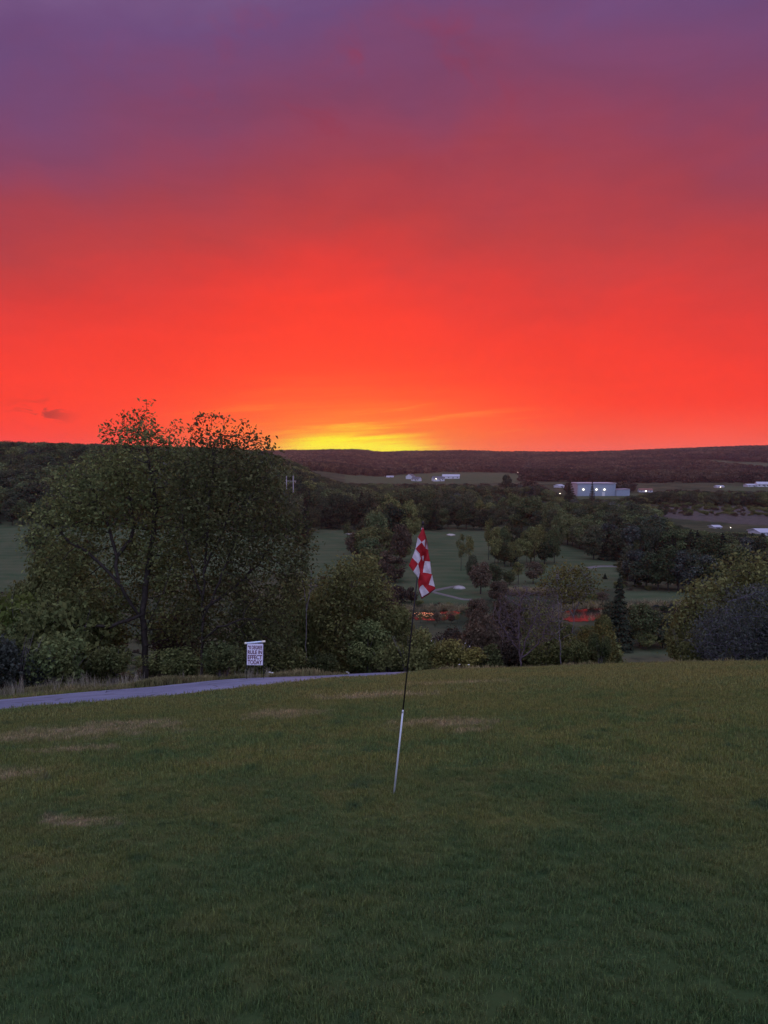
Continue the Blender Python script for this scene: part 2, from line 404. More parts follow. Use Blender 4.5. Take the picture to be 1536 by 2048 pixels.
M['bark_purple'] = simple('purple_twig', (0.105, 0.078, 0.088), 0.95, 0.1, 0.35, 6)
M['bark_pale'] = simple('pale_twig', (0.115, 0.105, 0.13), 0.95, 0.1, 0.35, 6)
M['leaf_big'] = leafmat('big_tree_leaf', (0.082, 0.110, 0.050), (0.140, 0.155, 0.064), 1.5)
M['leaf_big2'] = leafmat('second_tree_leaf', (0.094, 0.112, 0.050), (0.150, 0.158, 0.066), 1.5)
M['leaf_mid'] = leafmat('shrub_leaf', (0.096, 0.116, 0.050), (0.160, 0.174, 0.072), 0.8)
M['leaf_yel'] = leafmat('spring_leaf', (0.105, 0.105, 0.040), (0.17, 0.16, 0.055), 0.8)
M['leaf_fresh'] = leafmat('fresh_leaf', (0.07, 0.11, 0.035), (0.12, 0.15, 0.045), 0.6)
M['leaf_red'] = leafmat('reddish_leaf', (0.074, 0.062, 0.048), (0.110, 0.088, 0.066), 0.8)
M['leaf_dark'] = leafmat('needle', (0.020, 0.028, 0.020), (0.036, 0.044, 0.030), 0.3, 0.15)
M['leaf_wood'] = leafmat('woodland_leaf', (0.056, 0.078, 0.040), (0.108, 0.130, 0.062), 0.05, 0.3, 0.4)
M['leaf_wood2'] = leafmat('dark_woodland_leaf', (0.038, 0.050, 0.034), (0.072, 0.080, 0.048), 0.05, 0.25, 0.35)
M['leaf_blue'] = leafmat('blue_grey_leaf', (0.050, 0.062, 0.058), (0.080, 0.092, 0.080), 0.05, 0.3, 0.3)
M['flower'] = simple('white_blossom', (0.75, 0.73, 0.68), 0.8, 0.2, 0.05)
M['white'] = simple('white_siding', (0.50, 0.51, 0.55), 0.6, 0.3, 0.06, 0.8)
M['grey_metal'] = simple('pale_metal_siding', (0.22, 0.27, 0.34), 0.5, 0.4, 0.10, 0.4)
M['roof_dark'] = simple('dark_shingle', (0.10, 0.10, 0.115), 0.8, 0.2, 0.2, 2)
M['roof_light'] = simple('light_roof', (0.38, 0.40, 0.46), 0.5, 0.4, 0.08, 1)
M['roof_red'] = simple('dull_red_roof', (0.18, 0.09, 0.07), 0.8, 0.2, 0.15, 2)
M['glass'] = simple('window_glass', (0.03, 0.035, 0.045), 0.1, 0.6, 0.05)
M['lamp'] = simple('lit_lamp', (0.9, 0.85, 0.7), 0.5, 0.3, 0.0, emit=(1.0, 0.86, 0.62), es=5.0)
M['sand'] = simple('sand', (0.40, 0.37, 0.32), 0.95, 0.1, 0.12, 0.6)
M['rock'] = simple('rock', (0.30, 0.28, 0.27), 0.9, 0.2, 0.3, 0.7)
M['wood_pole'] = simple('weathered_pole', (0.26, 0.24, 0.25), 0.9, 0.2, 0.2, 1)
M['pole_black'] = simple('dark_pole', (0.012, 0.010, 0.012), 0.45, 0.4, 0.2, 10)
M['pole_white'] = simple('white_pole', (0.50, 0.53, 0.56), 0.4, 0.4, 0.12, 14)
M['sign_white'] = simple('sign_board', (0.72, 0.68, 0.78), 0.5, 0.35, 0.04, 5)
M['bar_blue'] = simple('pale_tube', (0.62, 0.70, 0.80), 0.4, 0.4, 0.05, 10)
M['cap_cream'] = simple('cream_cap', (0.80, 0.74, 0.60), 0.5, 0.3, 0.05, 10)
M['letter'] = simple('maroon_print', (0.10, 0.008, 0.035), 0.6, 0.2, 0.2, 30)

def clothmat(name, col):
    m_, t = mat(name)
    tcn = t.new('ShaderNodeTexCoord')
    n = t.noise(tcn.outputs['Object'], 30, 4, 0.6)
    wvn = t.noise(tcn.outputs['Object'], 900, 2, 0.5)
    c = t.mix(1.0, col, t.ramp(n, [(0.3, (0.82,) * 3), (0.7, (1.12,) * 3)]), 'MULTIPLY')
    d = t.new('ShaderNodeBsdfPrincipled'); t.put(d.inputs['Base Color'], c); d.inputs['Roughness'].default_value = 0.75; d.inputs['Specular IOR Level'].default_value = 0.25
    bp = t.new('ShaderNodeBump'); bp.inputs['Strength'].default_value = 0.35; bp.inputs['Distance'].default_value = 0.004
    t.put(bp.inputs['Height'], t.m('ADD', n, t.m('MULTIPLY', wvn, 0.15))); t.put(d.inputs['Normal'], bp.outputs[0])
    tr = t.new('ShaderNodeBsdfTranslucent'); t.put(tr.inputs[0], c)
    mx = t.new('ShaderNodeMixShader'); mx.inputs[0].default_value = 0.3
    t.put(mx.inputs[1], d.outputs[0]); t.put(mx.inputs[2], tr.outputs[0]); out(t, mx.outputs[0]); return m_
M['cloth_red'] = clothmat('red_nylon', (0.42, 0.018, 0.026))
M['cloth_white'] = clothmat('white_nylon', (0.66, 0.60, 0.64))
M['cloth_hem'] = clothmat('dark_red_hem', (0.13, 0.008, 0.016))

m_, t = mat('water')
g = t.new('ShaderNodeNewGeometry')
b = t.new('ShaderNodeBsdfPrincipled'); b.inputs['Base Color'].default_value = (0.012, 0.014, 0.014, 1); b.inputs['Roughness'].default_value = 0.06
b.inputs['IOR'].default_value = 1.5; b.inputs['Specular IOR Level'].default_value = 0.5
bp = t.new('ShaderNodeBump'); bp.inputs['Strength'].default_value = 0.6; bp.inputs['Distance'].default_value = 0.12
t.put(bp.inputs['Height'], t.noise(g.outputs['Position'], 0.9, 5, 0.65)); t.put(b.inputs['Normal'], bp.outputs[0])
out(t, b.outputs[0]); M['water'] = m_

# ------------------------------------------------------------------ ground sheet
n = 561
u = np.linspace(-1, 1, n)
gx = np.sinh(u * 7.2) / math.sinh(7.2) * 4200
v = np.linspace(-0.86, 1, n)
gy = np.sinh(v * 7.2) / math.sinh(7.2) * 4200
X, Y = np.meshgrid(gx, gy)
Z = H(X, Y)
def swell(P, k, e=4.0):
    c = np.mean(P, 0); return [c + (p - c) * (k + e / (np.linalg.norm((p - c)[:2]) + 1e-6)) for p in P]
pm = in_poly(X, Y, swell(POND, 1.1)) | in_poly(X, Y, swell(POND2, 1.1))
Z = np.where(pm, POND_Z - 0.06, Z)
rr = np.hypot(X, Y)
# banks: valley floor around the pond never below the water
near_p = (~pm) & (rr > 80) & (rr < 220)
Z = np.where(near_p, np.maximum(Z, POND_Z + 0.12), Z)
V = np.stack([X, Y, Z], -1).reshape(-1, 3)
I = np.arange(n * n).reshape(n, n)
F = np.stack([I[:-1, :-1], I[:-1, 1:], I[1:, 1:], I[1:, :-1]], -1).reshape(-1, 4)
me = mesh_np('ground', V, F, [M['terrain']], smooth=True)
fa = np.zeros(X.shape)
for p in FAIR: fa = np.maximum(fa, in_poly(X, Y, p))
fi = np.zeros(X.shape)
for p in FIELDS: fi = np.maximum(fi, in_poly(X, Y, p))
fa = np.maximum(fa, fi * 0.8)
ma = in_poly(X, Y, MARSH).astype(float)
lw = sstep(46, 34, rr)
colr = np.stack([fa * (rr > 60), ma, lw, np.ones_like(fa)], -1).reshape(-1, 4).astype(np.float32)
ca = me.attributes.new('land', 'FLOAT_COLOR', 'POINT'); ca.data.foreach_set('color', colr.ravel())
tag(obj('ground', me), kind='structure')

# water sheet
rng0 = np.random.default_rng(3)
def grow(P, k=1.12):
    c = np.mean(P, 0); return [c + (p - c) * [k, k, 1] for p in P]
for P_ in (POND, POND2):
    Q_ = [np.append(q_, POND_Z) for q_ in catmull([p[:2] for p in P_] + [P_[0][:2]], 7)[:-1]]
    Q_ = [q_ + np.append(rng0.normal(0, .35, 2), 0) for q_ in Q_]
    wm_ = bpy.data.meshes.new('pond_water'); wm_.from_pydata([tuple(p) for p in Q_], [], [tuple(range(len(Q_)))]); wm_.materials.append(M['water'])
    tag(obj('pond_water', wm_), kind='structure')

# asphalt path, a thin slab draped over the hill
rows = []
for i in range(len(NE)):
    for k in range(9):
        f = k / 8; p = NE[i] * (1 - f) + FE[i] * f
        e = 0.05 * (vnoise(np.array(p[0]), np.array(p[1]), 0.4, 8) - 0.5)
        if k in (0, 8): p = p + e * 3
        rows.append((p[0], p[1], hz(p[0], p[1]) + (0.022 if 0 < k < 8 else -0.01)))
I = np.arange(len(rows)).reshape(len(NE), 9)
F = np.stack([I[:-1, :-1], I[:-1, 1:], I[1:, 1:], I[1:, :-1]], -1).reshape(-1, 4)
tag(obj('path', mesh_np('path', np.array(rows), F[:, ::-1], [M['path']], smooth=True)), kind='structure')

# ------------------------------------------------------------------ instancing of uncountable growth
def scatter(name, pts, scl, rot, idx, protos, label):
    me = bpy.data.meshes.new(name); me.vertices.add(len(pts)); me.vertices.foreach_set('co', np.asarray(pts, np.float32).ravel())
    a = me.attributes.new('scl', 'FLOAT_VECTOR', 'POINT'); a.data.foreach_set('vector', np.asarray(scl, np.float32).ravel())
    a = me.attributes.new('rot', 'FLOAT_VECTOR', 'POINT'); a.data.foreach_set('vector', np.asarray(rot, np.float32).ravel())
    a = me.attributes.new('idx', 'INT', 'POINT'); a.data.foreach_set('value', np.asarray(idx, np.int32))
    o = obj(name, me); tag(o, kind='stuff', label=label)
    ng = bpy.data.node_groups.new(name, 'GeometryNodeTree'); T = NT(ng)
    ng.interface.new_socket('Geometry', in_out='INPUT', socket_type='NodeSocketGeometry'); ng.interface.new_socket('Geometry', in_out='OUTPUT', socket_type='NodeSocketGeometry')
    gi = T.new('NodeGroupInput'); go = T.new('NodeGroupOutput'); ip = T.new('GeometryNodeInstanceOnPoints')
    jn = T.new('GeometryNodeJoinGeometry')
    for p in reversed(protos):
        oi = T.new('GeometryNodeObjectInfo'); oi.inputs['Object'].default_value = p; oi.inputs['As Instance'].default_value = True
        T.l.new(oi.outputs['Geometry'], jn.inputs[0])
    T.l.new(gi.outputs[0], ip.inputs['Points']); T.l.new(jn.outputs[0], ip.inputs['Instance'])
    ip.inputs['Pick Instance'].default_value = True
    def at(nm, ty):
        q = T.new('GeometryNodeInputNamedAttribute', data_type=ty); q.inputs[0].default_value = nm; return q.outputs['Attribute']
    T.l.new(at('idx', 'INT'), ip.inputs['Instance Index'])
    T.l.new(at('scl', 'FLOAT_VECTOR'), ip.inputs['Scale'])
    er = T.new('FunctionNodeEulerToRotation'); T.l.new(at('rot', 'FLOAT_VECTOR'), er.inputs[0]); T.l.new(er.outputs[0], ip.inputs['Rotation'])
    T.l.new(ip.outputs[0], go.inputs[0])
    o.modifiers.new('scatter', 'NODES').node_group = ng
    return o
def proto(name, me): return bpy.data.objects.new(name, me)       # source geometry only, never linked

def leaves_np(C, S, rng, up=0.25, long=1.5, N=None):
    """rhombic leaves (two bent triangles each) at C with sizes S"""
    n = len(C)
    nr = rng.normal(size=(n, 3)); nr[:, 2] = np.abs(nr[:, 2]) + up
    if N is not None: nr = nr * 0.7 + N * 1.2
    nr /= np.linalg.norm(nr, axis=1)[:, None]
    a = rng.normal(size=(n, 3)); a -= (a * nr).sum(1)[:, None] * nr; a /= np.linalg.norm(a, axis=1)[:, None]
    b = np.cross(nr, a); S = np.asarray(S)[:, None]
    v0 = C - a * S * 0.5 * long; v2 = C + a * S * 0.5 * long - nr * S * 0.12
    v1 = C + b * S * 0.42 + nr * S * 0.1; v3 = C - b * S * 0.42 + nr * S * 0.1
    V = np.stack([v0, v1, v2, v3], 1).reshape(-1, 3)
    F = np.arange(n * 4).reshape(n, 4)
    return V, F

# ------------------------------------------------------------------ grass
rng = np.random.default_rng(7)
def tuft(name, nb, hgt, rad, wid):
    V = []; F = []
    for i in range(nb):
        a = rng.uniform(0, 2 * math.pi); r = rad * math.sqrt(rng.uniform()); bx, by = r * math.cos(a), r * math.sin(a)
        th = rng.uniform(0, 2 * math.pi); ln = rng.uniform(0.15, 1.0) * hgt * 0.9; h = hgt * rng.uniform(0.55, 1.15)
        dx, dy = math.cos(th), math.sin(th); wx, wy = -dy * wid / 2, dx * wid / 2
        k = len(V)
        V += [(bx - wx, by - wy, -0.006), (bx + wx, by + wy, -0.006),
              (bx + dx * ln * 0.35 + wx * .8, by + dy * ln * 0.35 + wy * .8, h * 0.6), (bx + dx * ln * 0.35 - wx * .8, by + dy * ln * 0.35 - wy * .8, h * 0.6),
              (bx + dx * ln, by + dy * ln, h * (1.0 - 0.25 * ln / hgt))]
        F += [(k, k + 1, k + 2), (k, k + 2, k + 3), (k + 3, k + 2, k + 4)]
    return proto(name, mesh_np(name, V, F, [M['grass']]))
tn_ = [tuft('turf_tuft', 30, 0.025, 0.045, 0.0026) for _ in range(4)] + [tuft('turf_tuft', 22, 0.034, 0.075, 0.0045) for _ in range(3)]
def sector(r0, r1, n_, half=0.66):
    r = np.sqrt(rng.uniform(r0 * r0, r1 * r1, n_)); a = rng.uniform(-half, half, n_); return np.stack([r * np.sin(a), r * np.cos(a)], 1)
def lawnpts(r0, r1, dens, half=0.66):
    p = sector(r0, r1, int(dens * half * (r1 * r1 - r0 * r0)), half)
    j = 0.35 * (np.stack([vnoise(p[:, 0], p[:, 1], .35, 51), vnoise(p[:, 0], p[:, 1], .35, 52)], 1) - .5) + rng.normal(0, .05, p.shape)
    return p[~in_poly(p[:, 0] + j[:, 0], p[:, 1] + j[:, 1], PATHPOLY)]
pa = lawnpts(1.4, 6.5, 520, 0.8); pb = lawnpts(6.5, 12, 230); pc = lawnpts(12, 30, 90)
P = np.concatenate([pa, pb, pc]); n_ = len(P)
idx = np.concatenate([rng.integers(0, 4, len(pa)), rng.integers(4, 7, len(pb) + len(pc))])
hv = 0.75 + 0.6 * vnoise(P[:, 0], P[:, 1], 0.35, 11) + 0.25 * rng.uniform(size=n_)
far = np.hypot(P[:, 0], P[:, 1]); wsc = np.where(far < 12, 1.0, 1.6)
scl = np.stack([wsc, wsc, hv * np.where(far < 12, 1, 1.15)], 1)
rot = np.stack([rng.normal(0, .1, n_), rng.normal(0, .1, n_), rng.uniform(0, 6.28, n_)], 1)
scatter('lawn_grass', np.column_stack([P, H(P[:, 0], P[:, 1])]), scl, rot, idx, tn_, 'short mown turf grass covering the near hill')

# long unmown grass beyond the path and along the brow
def longtuft(name, nb, hgt, mt):
    V = []; F = []
    for i in range(nb):
        a = rng.uniform(0, 6.28); r = 0.12 * math.sqrt(rng.uniform()); bx, by = r * math.cos(a), r * math.sin(a); th = rng.uniform(0, 6.28)
        h = hgt * rng.uniform(.4, 1.1); ln = h * rng.uniform(0.05, 0.5); w = 0.006
        dx, dy = math.cos(th), math.sin(th); k = len(V)
        V += [(bx - dy * w, by + dx * w, -0.02), (bx + dy * w, by - dx * w, -0.02), (bx + dx * ln * .4 + dy * w, by + dy * ln * .4 - dx * w, h * .6), (bx + dx * ln * .4 - dy * w, by + dy * ln * .4 + dx * w, h * .6), (bx + dx * ln, by + dy * ln, h)]
        F += [(k, k + 1, k + 2), (k, k + 2, k + 3), (k + 3, k + 2, k + 4)]
    return proto(name, mesh_np(name, V, F, [mt]))
M['straw'] = leafmat('long_grass', (0.10, 0.105, 0.05), (0.20, 0.175, 0.10), 0.6, 0.3, 0.4)
M['reed'] = leafmat('reed_stem', (0.13, 0.125, 0.10), (0.24, 0.22, 0.18), 0.6, 0.2, 0.3)
lt = [longtuft('long_tuft', 16, 0.16, M['straw']) for _ in range(3)]
q = []
for i in range(len(NE)):
    if abs(FE[i][0]) > 16: continue
    for k in range(12 if i < 62 else 100):
        f = rng.uniform(); j = min(i + 1, len(FE) - 1); base_ = FE[i] * (1 - f) + FE[j] * f
        nn = FE[i] - NE[i]; nn = nn / np.linalg.norm(nn); q.append(base_ + nn * (0.05 + rng.uniform() ** 1.5 * (2.5 if i < 62 else 5)))
q = np.array(q); q = q[~in_poly(q[:, 0], q[:, 1], PATHPOLY)]
q2 = sector(23, 34, 5000, 0.6); q = np.concatenate([q, q2[~in_poly(q2[:, 0], q2[:, 1], PATHPOLY)]])
s_ = rng.uniform(0.5, 1.1, len(q)) * (0.3 + 1.2 * vnoise(q[:, 0], q[:, 1], 1.4, 12))
scatter('rough_grass', np.column_stack([q, H(q[:, 0], q[:, 1])]), np.stack([s_ * 1.2, s_ * 1.2, s_], 1), np.stack([0 * s_, 0 * s_, rng.uniform(0, 6.28, len(q))], 1), rng.integers(0, 3, len(q)), lt, 'unmown pale grass fringe beyond the path and brow')
rt = [longtuft('reed_tuft', 12, 0.55, M['reed']) for _ in range(3)]
q = []
for k in range(150):
    px = rng.uniform(-260, 270) if k % 7 else rng.uniform(270, 540); r = rng.uniform(19.0, 22.0); q.append(polar(px, r))
q = np.array(q); s_ = rng.uniform(0.35, .8, len(q))
scatter('reeds', np.column_stack([q, H(q[:, 0], q[:, 1])]), np.stack([s_, s_, s_], 1), np.stack([0 * s_, 0 * s_, rng.uniform(0, 6.28, len(q))], 1), rng.integers(0, 3, len(q)), rt, 'tall pale stems along the far edge of the path')

# ------------------------------------------------------------------ grown trees (space colonisation)
def colonize(A, nodes, par, D=0.28, di=2.2, dk=0.5, iters=120, rng=None, grav=0.0):
    N = np.array(nodes, float); par = list(par); A = A.copy()
    near = np.full(len(A), 1e9); who = np.zeros(len(A), int)
    def upd(start):
        nonlocal near, who
        if start >= len(N) or len(A) == 0: return
        d = np.linalg.norm(A[:, None, :] - N[None, start:, :], axis=2); i = d.argmin(1); dm = d[np.arange(len(A)), i]
        b_ = dm < near; near = np.where(b_, dm, near); who = np.where(b_, i + start, who)
    upd(0)
    for it in range(iters):
        if len(A) == 0: break
        act = near < di
        if not act.any(): act = near <= near.min() * 1.2
        w = who[act]; dirs = A[act] - N[w]; dirs /= np.linalg.norm(dirs, axis=1)[:, None] + 1e-9
        acc = np.zeros_like(N); np.add.at(acc, w, dirs); uq = np.unique(w)
        new = []; 
        for i in uq:
            d = acc[i] + rng.normal(0, 0.25, 3); d[2] += grav; d /= np.linalg.norm(d) + 1e-9
            new.append(N[i] + d * D * rng.uniform(.8, 1.2)); par.append(i)
        s0 = len(N); N = np.vstack([N, np.array(new)]); upd(s0)
        keep = near > dk; A = A[keep]; near = near[keep]; who = who[keep]
    return N, np.array(par)
def limbs(N, par, rtip, power, k=5, flare=None):
    n = len(N); rad = np.zeros(n); nch = np.zeros(n, int); acc = np.zeros(n)
    for i in range(n - 1, -1, -1):
        rad[i] = rtip if acc[i] == 0 else acc[i] ** (1 / power)
        if par[i] >= 0: acc[par[i]] += rad[i] ** power; nch[par[i]] += 1
    d = np.zeros((n, 3))
    for i in range(n):
        d[i] = N[i] - N[par[i]] if par[i] >= 0 else (0, 0, 1)
    d /= np.linalg.norm(d, axis=1)[:, None] + 1e-9
    ref = np.where(np.abs(d[:, 2:3]) > 0.8, [[1.0, 0, 0]], [[0, 0, 1.0]]); a = np.cross(d, ref); a /= np.linalg.norm(a, axis=1)[:, None]; b = np.cross(d, a)
    ang = np.arange(k) * 2 * math.pi / k
    ring = lambda c, r, i: c[:, None, :] + r[:, None, None] * (np.cos(ang)[None, :, None] * a[i][:, None, :] + np.sin(ang)[None, :, None] * b[i][:, None, :])
    ch = np.where(par >= 0)[0]; pr = par[ch]
    rs = np.minimum(rad[pr], rad[ch] * 1.35)
    A_ = ring(N[pr] - d[ch] * rs[:, None] * .3, rs, ch); B_ = ring(N[ch], rad[ch], ch)
    V = np.concatenate([A_, B_], 1).reshape(-1, 3); m = len(ch)
    o = (np.arange(m) * 2 * k)[:, None, None]; j = np.arange(k)
    F = np.stack([j, (j + 1) % k, k + (j + 1) % k, k + j], -1)[None] + o
    return V, F.reshape(-1, 4), rad, nch
def ellipsoid_pts(lobes, rng, shell=0.35):
    out_ = []
    for cx, cy, cz, rx, ry, rz_, n_ in lobes:
        v = rng.normal(size=(n_, 3)); v /= np.linalg.norm(v, axis=1)[:, None]; r = rng.uniform(shell, 1, n_) ** (1 / 2.0)
        out_.append(np.array([cx, cy, cz]) + v * r[:, None] * np.array([rx, ry, rz_]))
    return np.concatenate(out_)
def grown_tree(name, base, trunks, lobes, seed, leaf_mat, bark_mat, leaf=0.085, perleaf=9, spread=0.26, rtip=0.008, power=2.35, D=0.28, dk=0.42, di=2.0,
               label='', cat='tree', group=None, leafz=None, grav=0.0, sparse_top=None, cluster=None, bark_k=6):
    rng_ = np.random.default_rng(seed)
    A = ellipsoid_pts(lobes, rng_); A = A[A[:, 2] > 0.15]
    nodes = []; par = []
    for tr in trunks:
        tr = np.array(tr, float); prev = -1
        for a, b in zip(tr[:-1], tr[1:]):
            m = max(1, int(np.linalg.norm(b - a) / D))
            for k in range(m + (1 if prev == -1 else 0)):
                f = (k if prev == -1 and k == 0 else k + (0 if prev == -1 and len(nodes) == 0 else 1)) / max(m, 1)
                p = a + (b - a) * min(f, 1); p = p + rng_.normal(0, 0.02, 3) * (1 if prev >= 0 else 0)
                nodes.append(p); par.append(prev); prev = len(nodes) - 1
    N, par = colonize(A, nodes, par, D, di, dk, 140, rng_, grav)
    V, F, rad, nch = limbs(N, par, rtip, power, bark_k)
    root = empty(name, tuple(base), 0, label, cat, group)
    obj('trunk', mesh_np('trunk', V, F, [bark_mat], smooth=True), root)
    if leaf_mat is not None:
        cand = np.where(rad < rtip * 2.6)[0]
        w = np.ones(len(cand), int) * perleaf
        if sparse_top is not None:
            zt, fac = sparse_top; w = np.where(N[cand][:, 2] > zt, max(1, int(perleaf * fac)), w)
        C0 = np.repeat(N[cand], w, axis=0)
        sp = np.repeat(np.where(w < perleaf, 0.55, 1.0), w)[:, None] if sparse_top is not None else 1.0
        C = C0 + rng_.normal(0, spread, (len(C0), 3)) * [1, 1, 0.75] * sp
        S = leaf * rng_.uniform(0.6, 1.3, len(C))
        print(name, 'nodes', len(N), 'leaves', len(C))
        V, F = leaves_np(C, S, rng_)
        obj('crown', mesh_np('crown', V, F, [leaf_mat]), root)
    return root, N

def px_lobes(dist, bx, by, lst, mul=1.0):
    """lobes given as left, top, right, bottom bearings at a distance -> metres round the trunk foot"""
    s = dist / FPX * 1.01; o = []
    for (l, t_, r, b_, dy, ry, n_) in lst:
        o.append((((l + r) / 2 - bx) * s, dy, (by - (t_ + b_) / 2) * s, (r - l) / 2 * s, ry, (b_ - t_) / 2 * s, int(n_ * mul)))
    return o
def foot(px, dist):
    x = (px - 768) / FPX * dist; return np.array([x, dist, hz(x, dist)])
def pxh(px, py, dist, base):      # height above foot of a bearing
    return PY(px, py, dist)[2] - base[2]

# left big tree
D1 = 25.0; f1 = foot(283, D1); by1 = proj(*f1)[1]; s1 = D1 / FPX * 1.01
tp = lambda px, py, dy=0.0, D=D1, bx=283, by=by1: ((px - bx) * D / FPX * 1.01, dy, (by - py) * D / FPX * 1.01)
grown_tree('tree', f1, [[(0, 0, -0.3), tp(284, 1290), tp(282, 1215), tp(286, 1150, .2), tp(296, 1085, .3), tp(306, 1010, .3), tp(300, 940, .2), tp(290, 880)],
                        [tp(282, 1240), tp(262, 1200, -.3), tp(245, 1160, -.5), tp(215, 1120, -.6), tp(170, 1085, -.7), tp(125, 1050, -.6)],
                        [tp(245, 1160, -.5), tp(236, 1110, -.3), tp(225, 1060, -.2), tp(205, 1015, -.1), tp(190, 980)],
                        [tp(236, 1110, -.3), tp(255, 1080, .1), tp(262, 1050, .2), tp(250, 960, .3)],
                        [tp(284, 1260), tp(315, 1210, -.6), tp(340, 1170, -.9)], [tp(282, 1225), tp(235, 1240, -.9), tp(180, 1235, -1.2), tp(130, 1225, -1.3)]],
           px_lobes(D1, 283, by1, [(215, 830, 350, 1010, 0.1, 1.3, 300), (284, 796, 310, 860, 0, .25, 16), (335, 822, 352, 875, .1, .25, 14), (240, 818, 258, 870, 0, .25, 14), (203, 842, 228, 880, 0, .3, 14), (262, 822, 276, 870, 0, .25, 10), (345, 850, 372, 890, 0, .25, 12), (55, 985, 215, 1160, 0, 1.6, 330), (110, 905, 300, 1060, 0.2, 1.8, 330),
                                   (240, 960, 400, 1180, 1.0, 1.9, 330), (70, 1130, 240, 1330, .5, 1.9, 420), (190, 1170, 400, 1310, 1.6, 1.6, 230), (20, 1180, 140, 1350, 0.2, 1.4, 200), (130, 915, 240, 1020, .3, 1.2, 160), (310, 880, 430, 1120, .9, 1.3, 260), (200, 1050, 330, 1200, 1.3, 1.0, 160), (225, 850, 280, 900, 0, .6, 50)], 2.5),
           11, M['leaf_big'], M['bark'], leaf=0.085, perleaf=18, spread=0.22, dk=.3, di=1.6, rtip=.006, power=1.98, grav=0.1, sparse_top=((by1 - 890) * s1, 0.75),
           label='tallest broad tree behind the path, with one dark trunk and forking limbs', group=None)
# second big tree, many stems fanning up
D2 = 24.0; f2 = foot(398, D2); by2 = proj(*f2)[1]; s2 = D2 / FPX * 1.01
tq = lambda px, py, dy=0.0: ((px - 398) * s2, dy, (by2 - py) * s2)
grown_tree('tree', f2, [[(0, 0, -0.3), tq(398, 1300), tq(402, 1200, .1), tq(408, 1110, .1), tq(415, 1040), tq(425, 950), tq(430, 880)],
                        [tq(402, 1200, .1), tq(385, 1130, -.2), tq(372, 1060, -.3), tq(365, 980, -.2)], [tq(400, 1240), tq(440, 1160, -.3), tq(470, 1080, -.2), tq(490, 990, 0)],
                        [tq(406, 1140), tq(440, 1060, .4), tq(465, 960, .4)], [tq(400, 1220), tq(455, 1180, .4), tq(510, 1130, .5), tq(545, 1080, .4)],
                        [tq(399, 1280), tq(440, 1245, -.6), tq(490, 1225, -.8)]],
           px_lobes(D2, 398, by2, [(370, 856, 500, 1010, 0, 1.3, 300), (440, 866, 530, 1000, 0.1, 1.0, 150), (378, 838, 392, 880, 0, .2, 12), (400, 826, 412, 880, 0, .2, 14), (421, 822, 433, 875, 0, .2, 14), (444, 826, 456, 875, 0, .2, 14), (468, 832, 480, 880, 0, .2, 14), (490, 842, 502, 885, 0, .2, 12), (508, 862, 522, 895, 0, .2, 12), (524, 876, 542, 900, 0, .2, 12), (345, 930, 590, 1130, 0.1, 1.9, 520), (440, 1000, 606, 1290, .5, 1.7, 420),
                                   (330, 1120, 500, 1330, 1.2, 1.7, 300), (440, 1200, 590, 1340, .2, 1.4, 200), (340, 880, 420, 1060, .4, 1.2, 180), (480, 880, 560, 1010, .2, 1.2, 170), (560, 1010, 618, 1200, .3, 1.0, 150)], 2.4),
           23, M['leaf_big2'], M['bark'], leaf=0.085, perleaf=15, spread=0.22, dk=.3, di=1.6, rtip=.006, sparse_top=((by2 - 900) * s2, 0.9), grav=0.12,
           label='broad tree behind the hanging sign, many upright stems fanning from its base', group=None)

# bushy tree right of the pair, pale trunk beside it
D3 = 30.0; f3 = foot(700, D3); by3 = proj(*f3)[1]; tr3 = lambda px, py, dy=0.0: ((px - 700) * D3 / FPX, dy, (by3 - py) * D3 / FPX)
grown_tree('bushy_tree', f3, [[(0, 0, -.5), tr3(700, 1290), tr3(695, 1220), tr3(690, 1160)], [tr3(700, 1290), tr3(670, 1240, -.2), tr3(650, 1190)], [tr3(700, 1280), tr3(735, 1220, .2), tr3(750, 1180)]],
           px_lobes(D3, 700, by3, [(655, 1106, 760, 1230, 0, 1.4, 260), (625, 1140, 705, 1260, -.1, 1.2, 170), (710, 1140, 785, 1290, .1, 1.2, 220), (640, 1220, 780, 1345, 0, 1.6, 330)], 1.8),
           31, M['leaf_mid'], M['bark'], leaf=0.095, perleaf=28, spread=0.26, dk=.34, label='rounded bushy tree with dense olive foliage just left of the flag')
D4 = 27.0; f4 = foot(611, D4); by4 = proj(*f4)[1]; t4 = lambda px, py, dy=0.0: ((px - 611) * D4 / FPX, dy, (by4 - py) * D4 / FPX)
grown_tree('slender_tree', f4, [[(0, 0, -.4), t4(609, 1290), t4(613, 1235), t4(611, 1205), t4(606, 1170), t4(596, 1120)], [t4(612, 1215), t4(620, 1170, .1), t4(624, 1140, .1)]],
           px_lobes(D4, 611, by4, [(575, 1120, 645, 1210, 0, .9, 130)]), 37, M['leaf_mid'], M['bark_grey'], leaf=0.06, perleaf=2, spread=0.15, rtip=0.007, power=2.0,
           label='thin pale grey trunk with sparse twigs between the broad tree and the bushy tree')

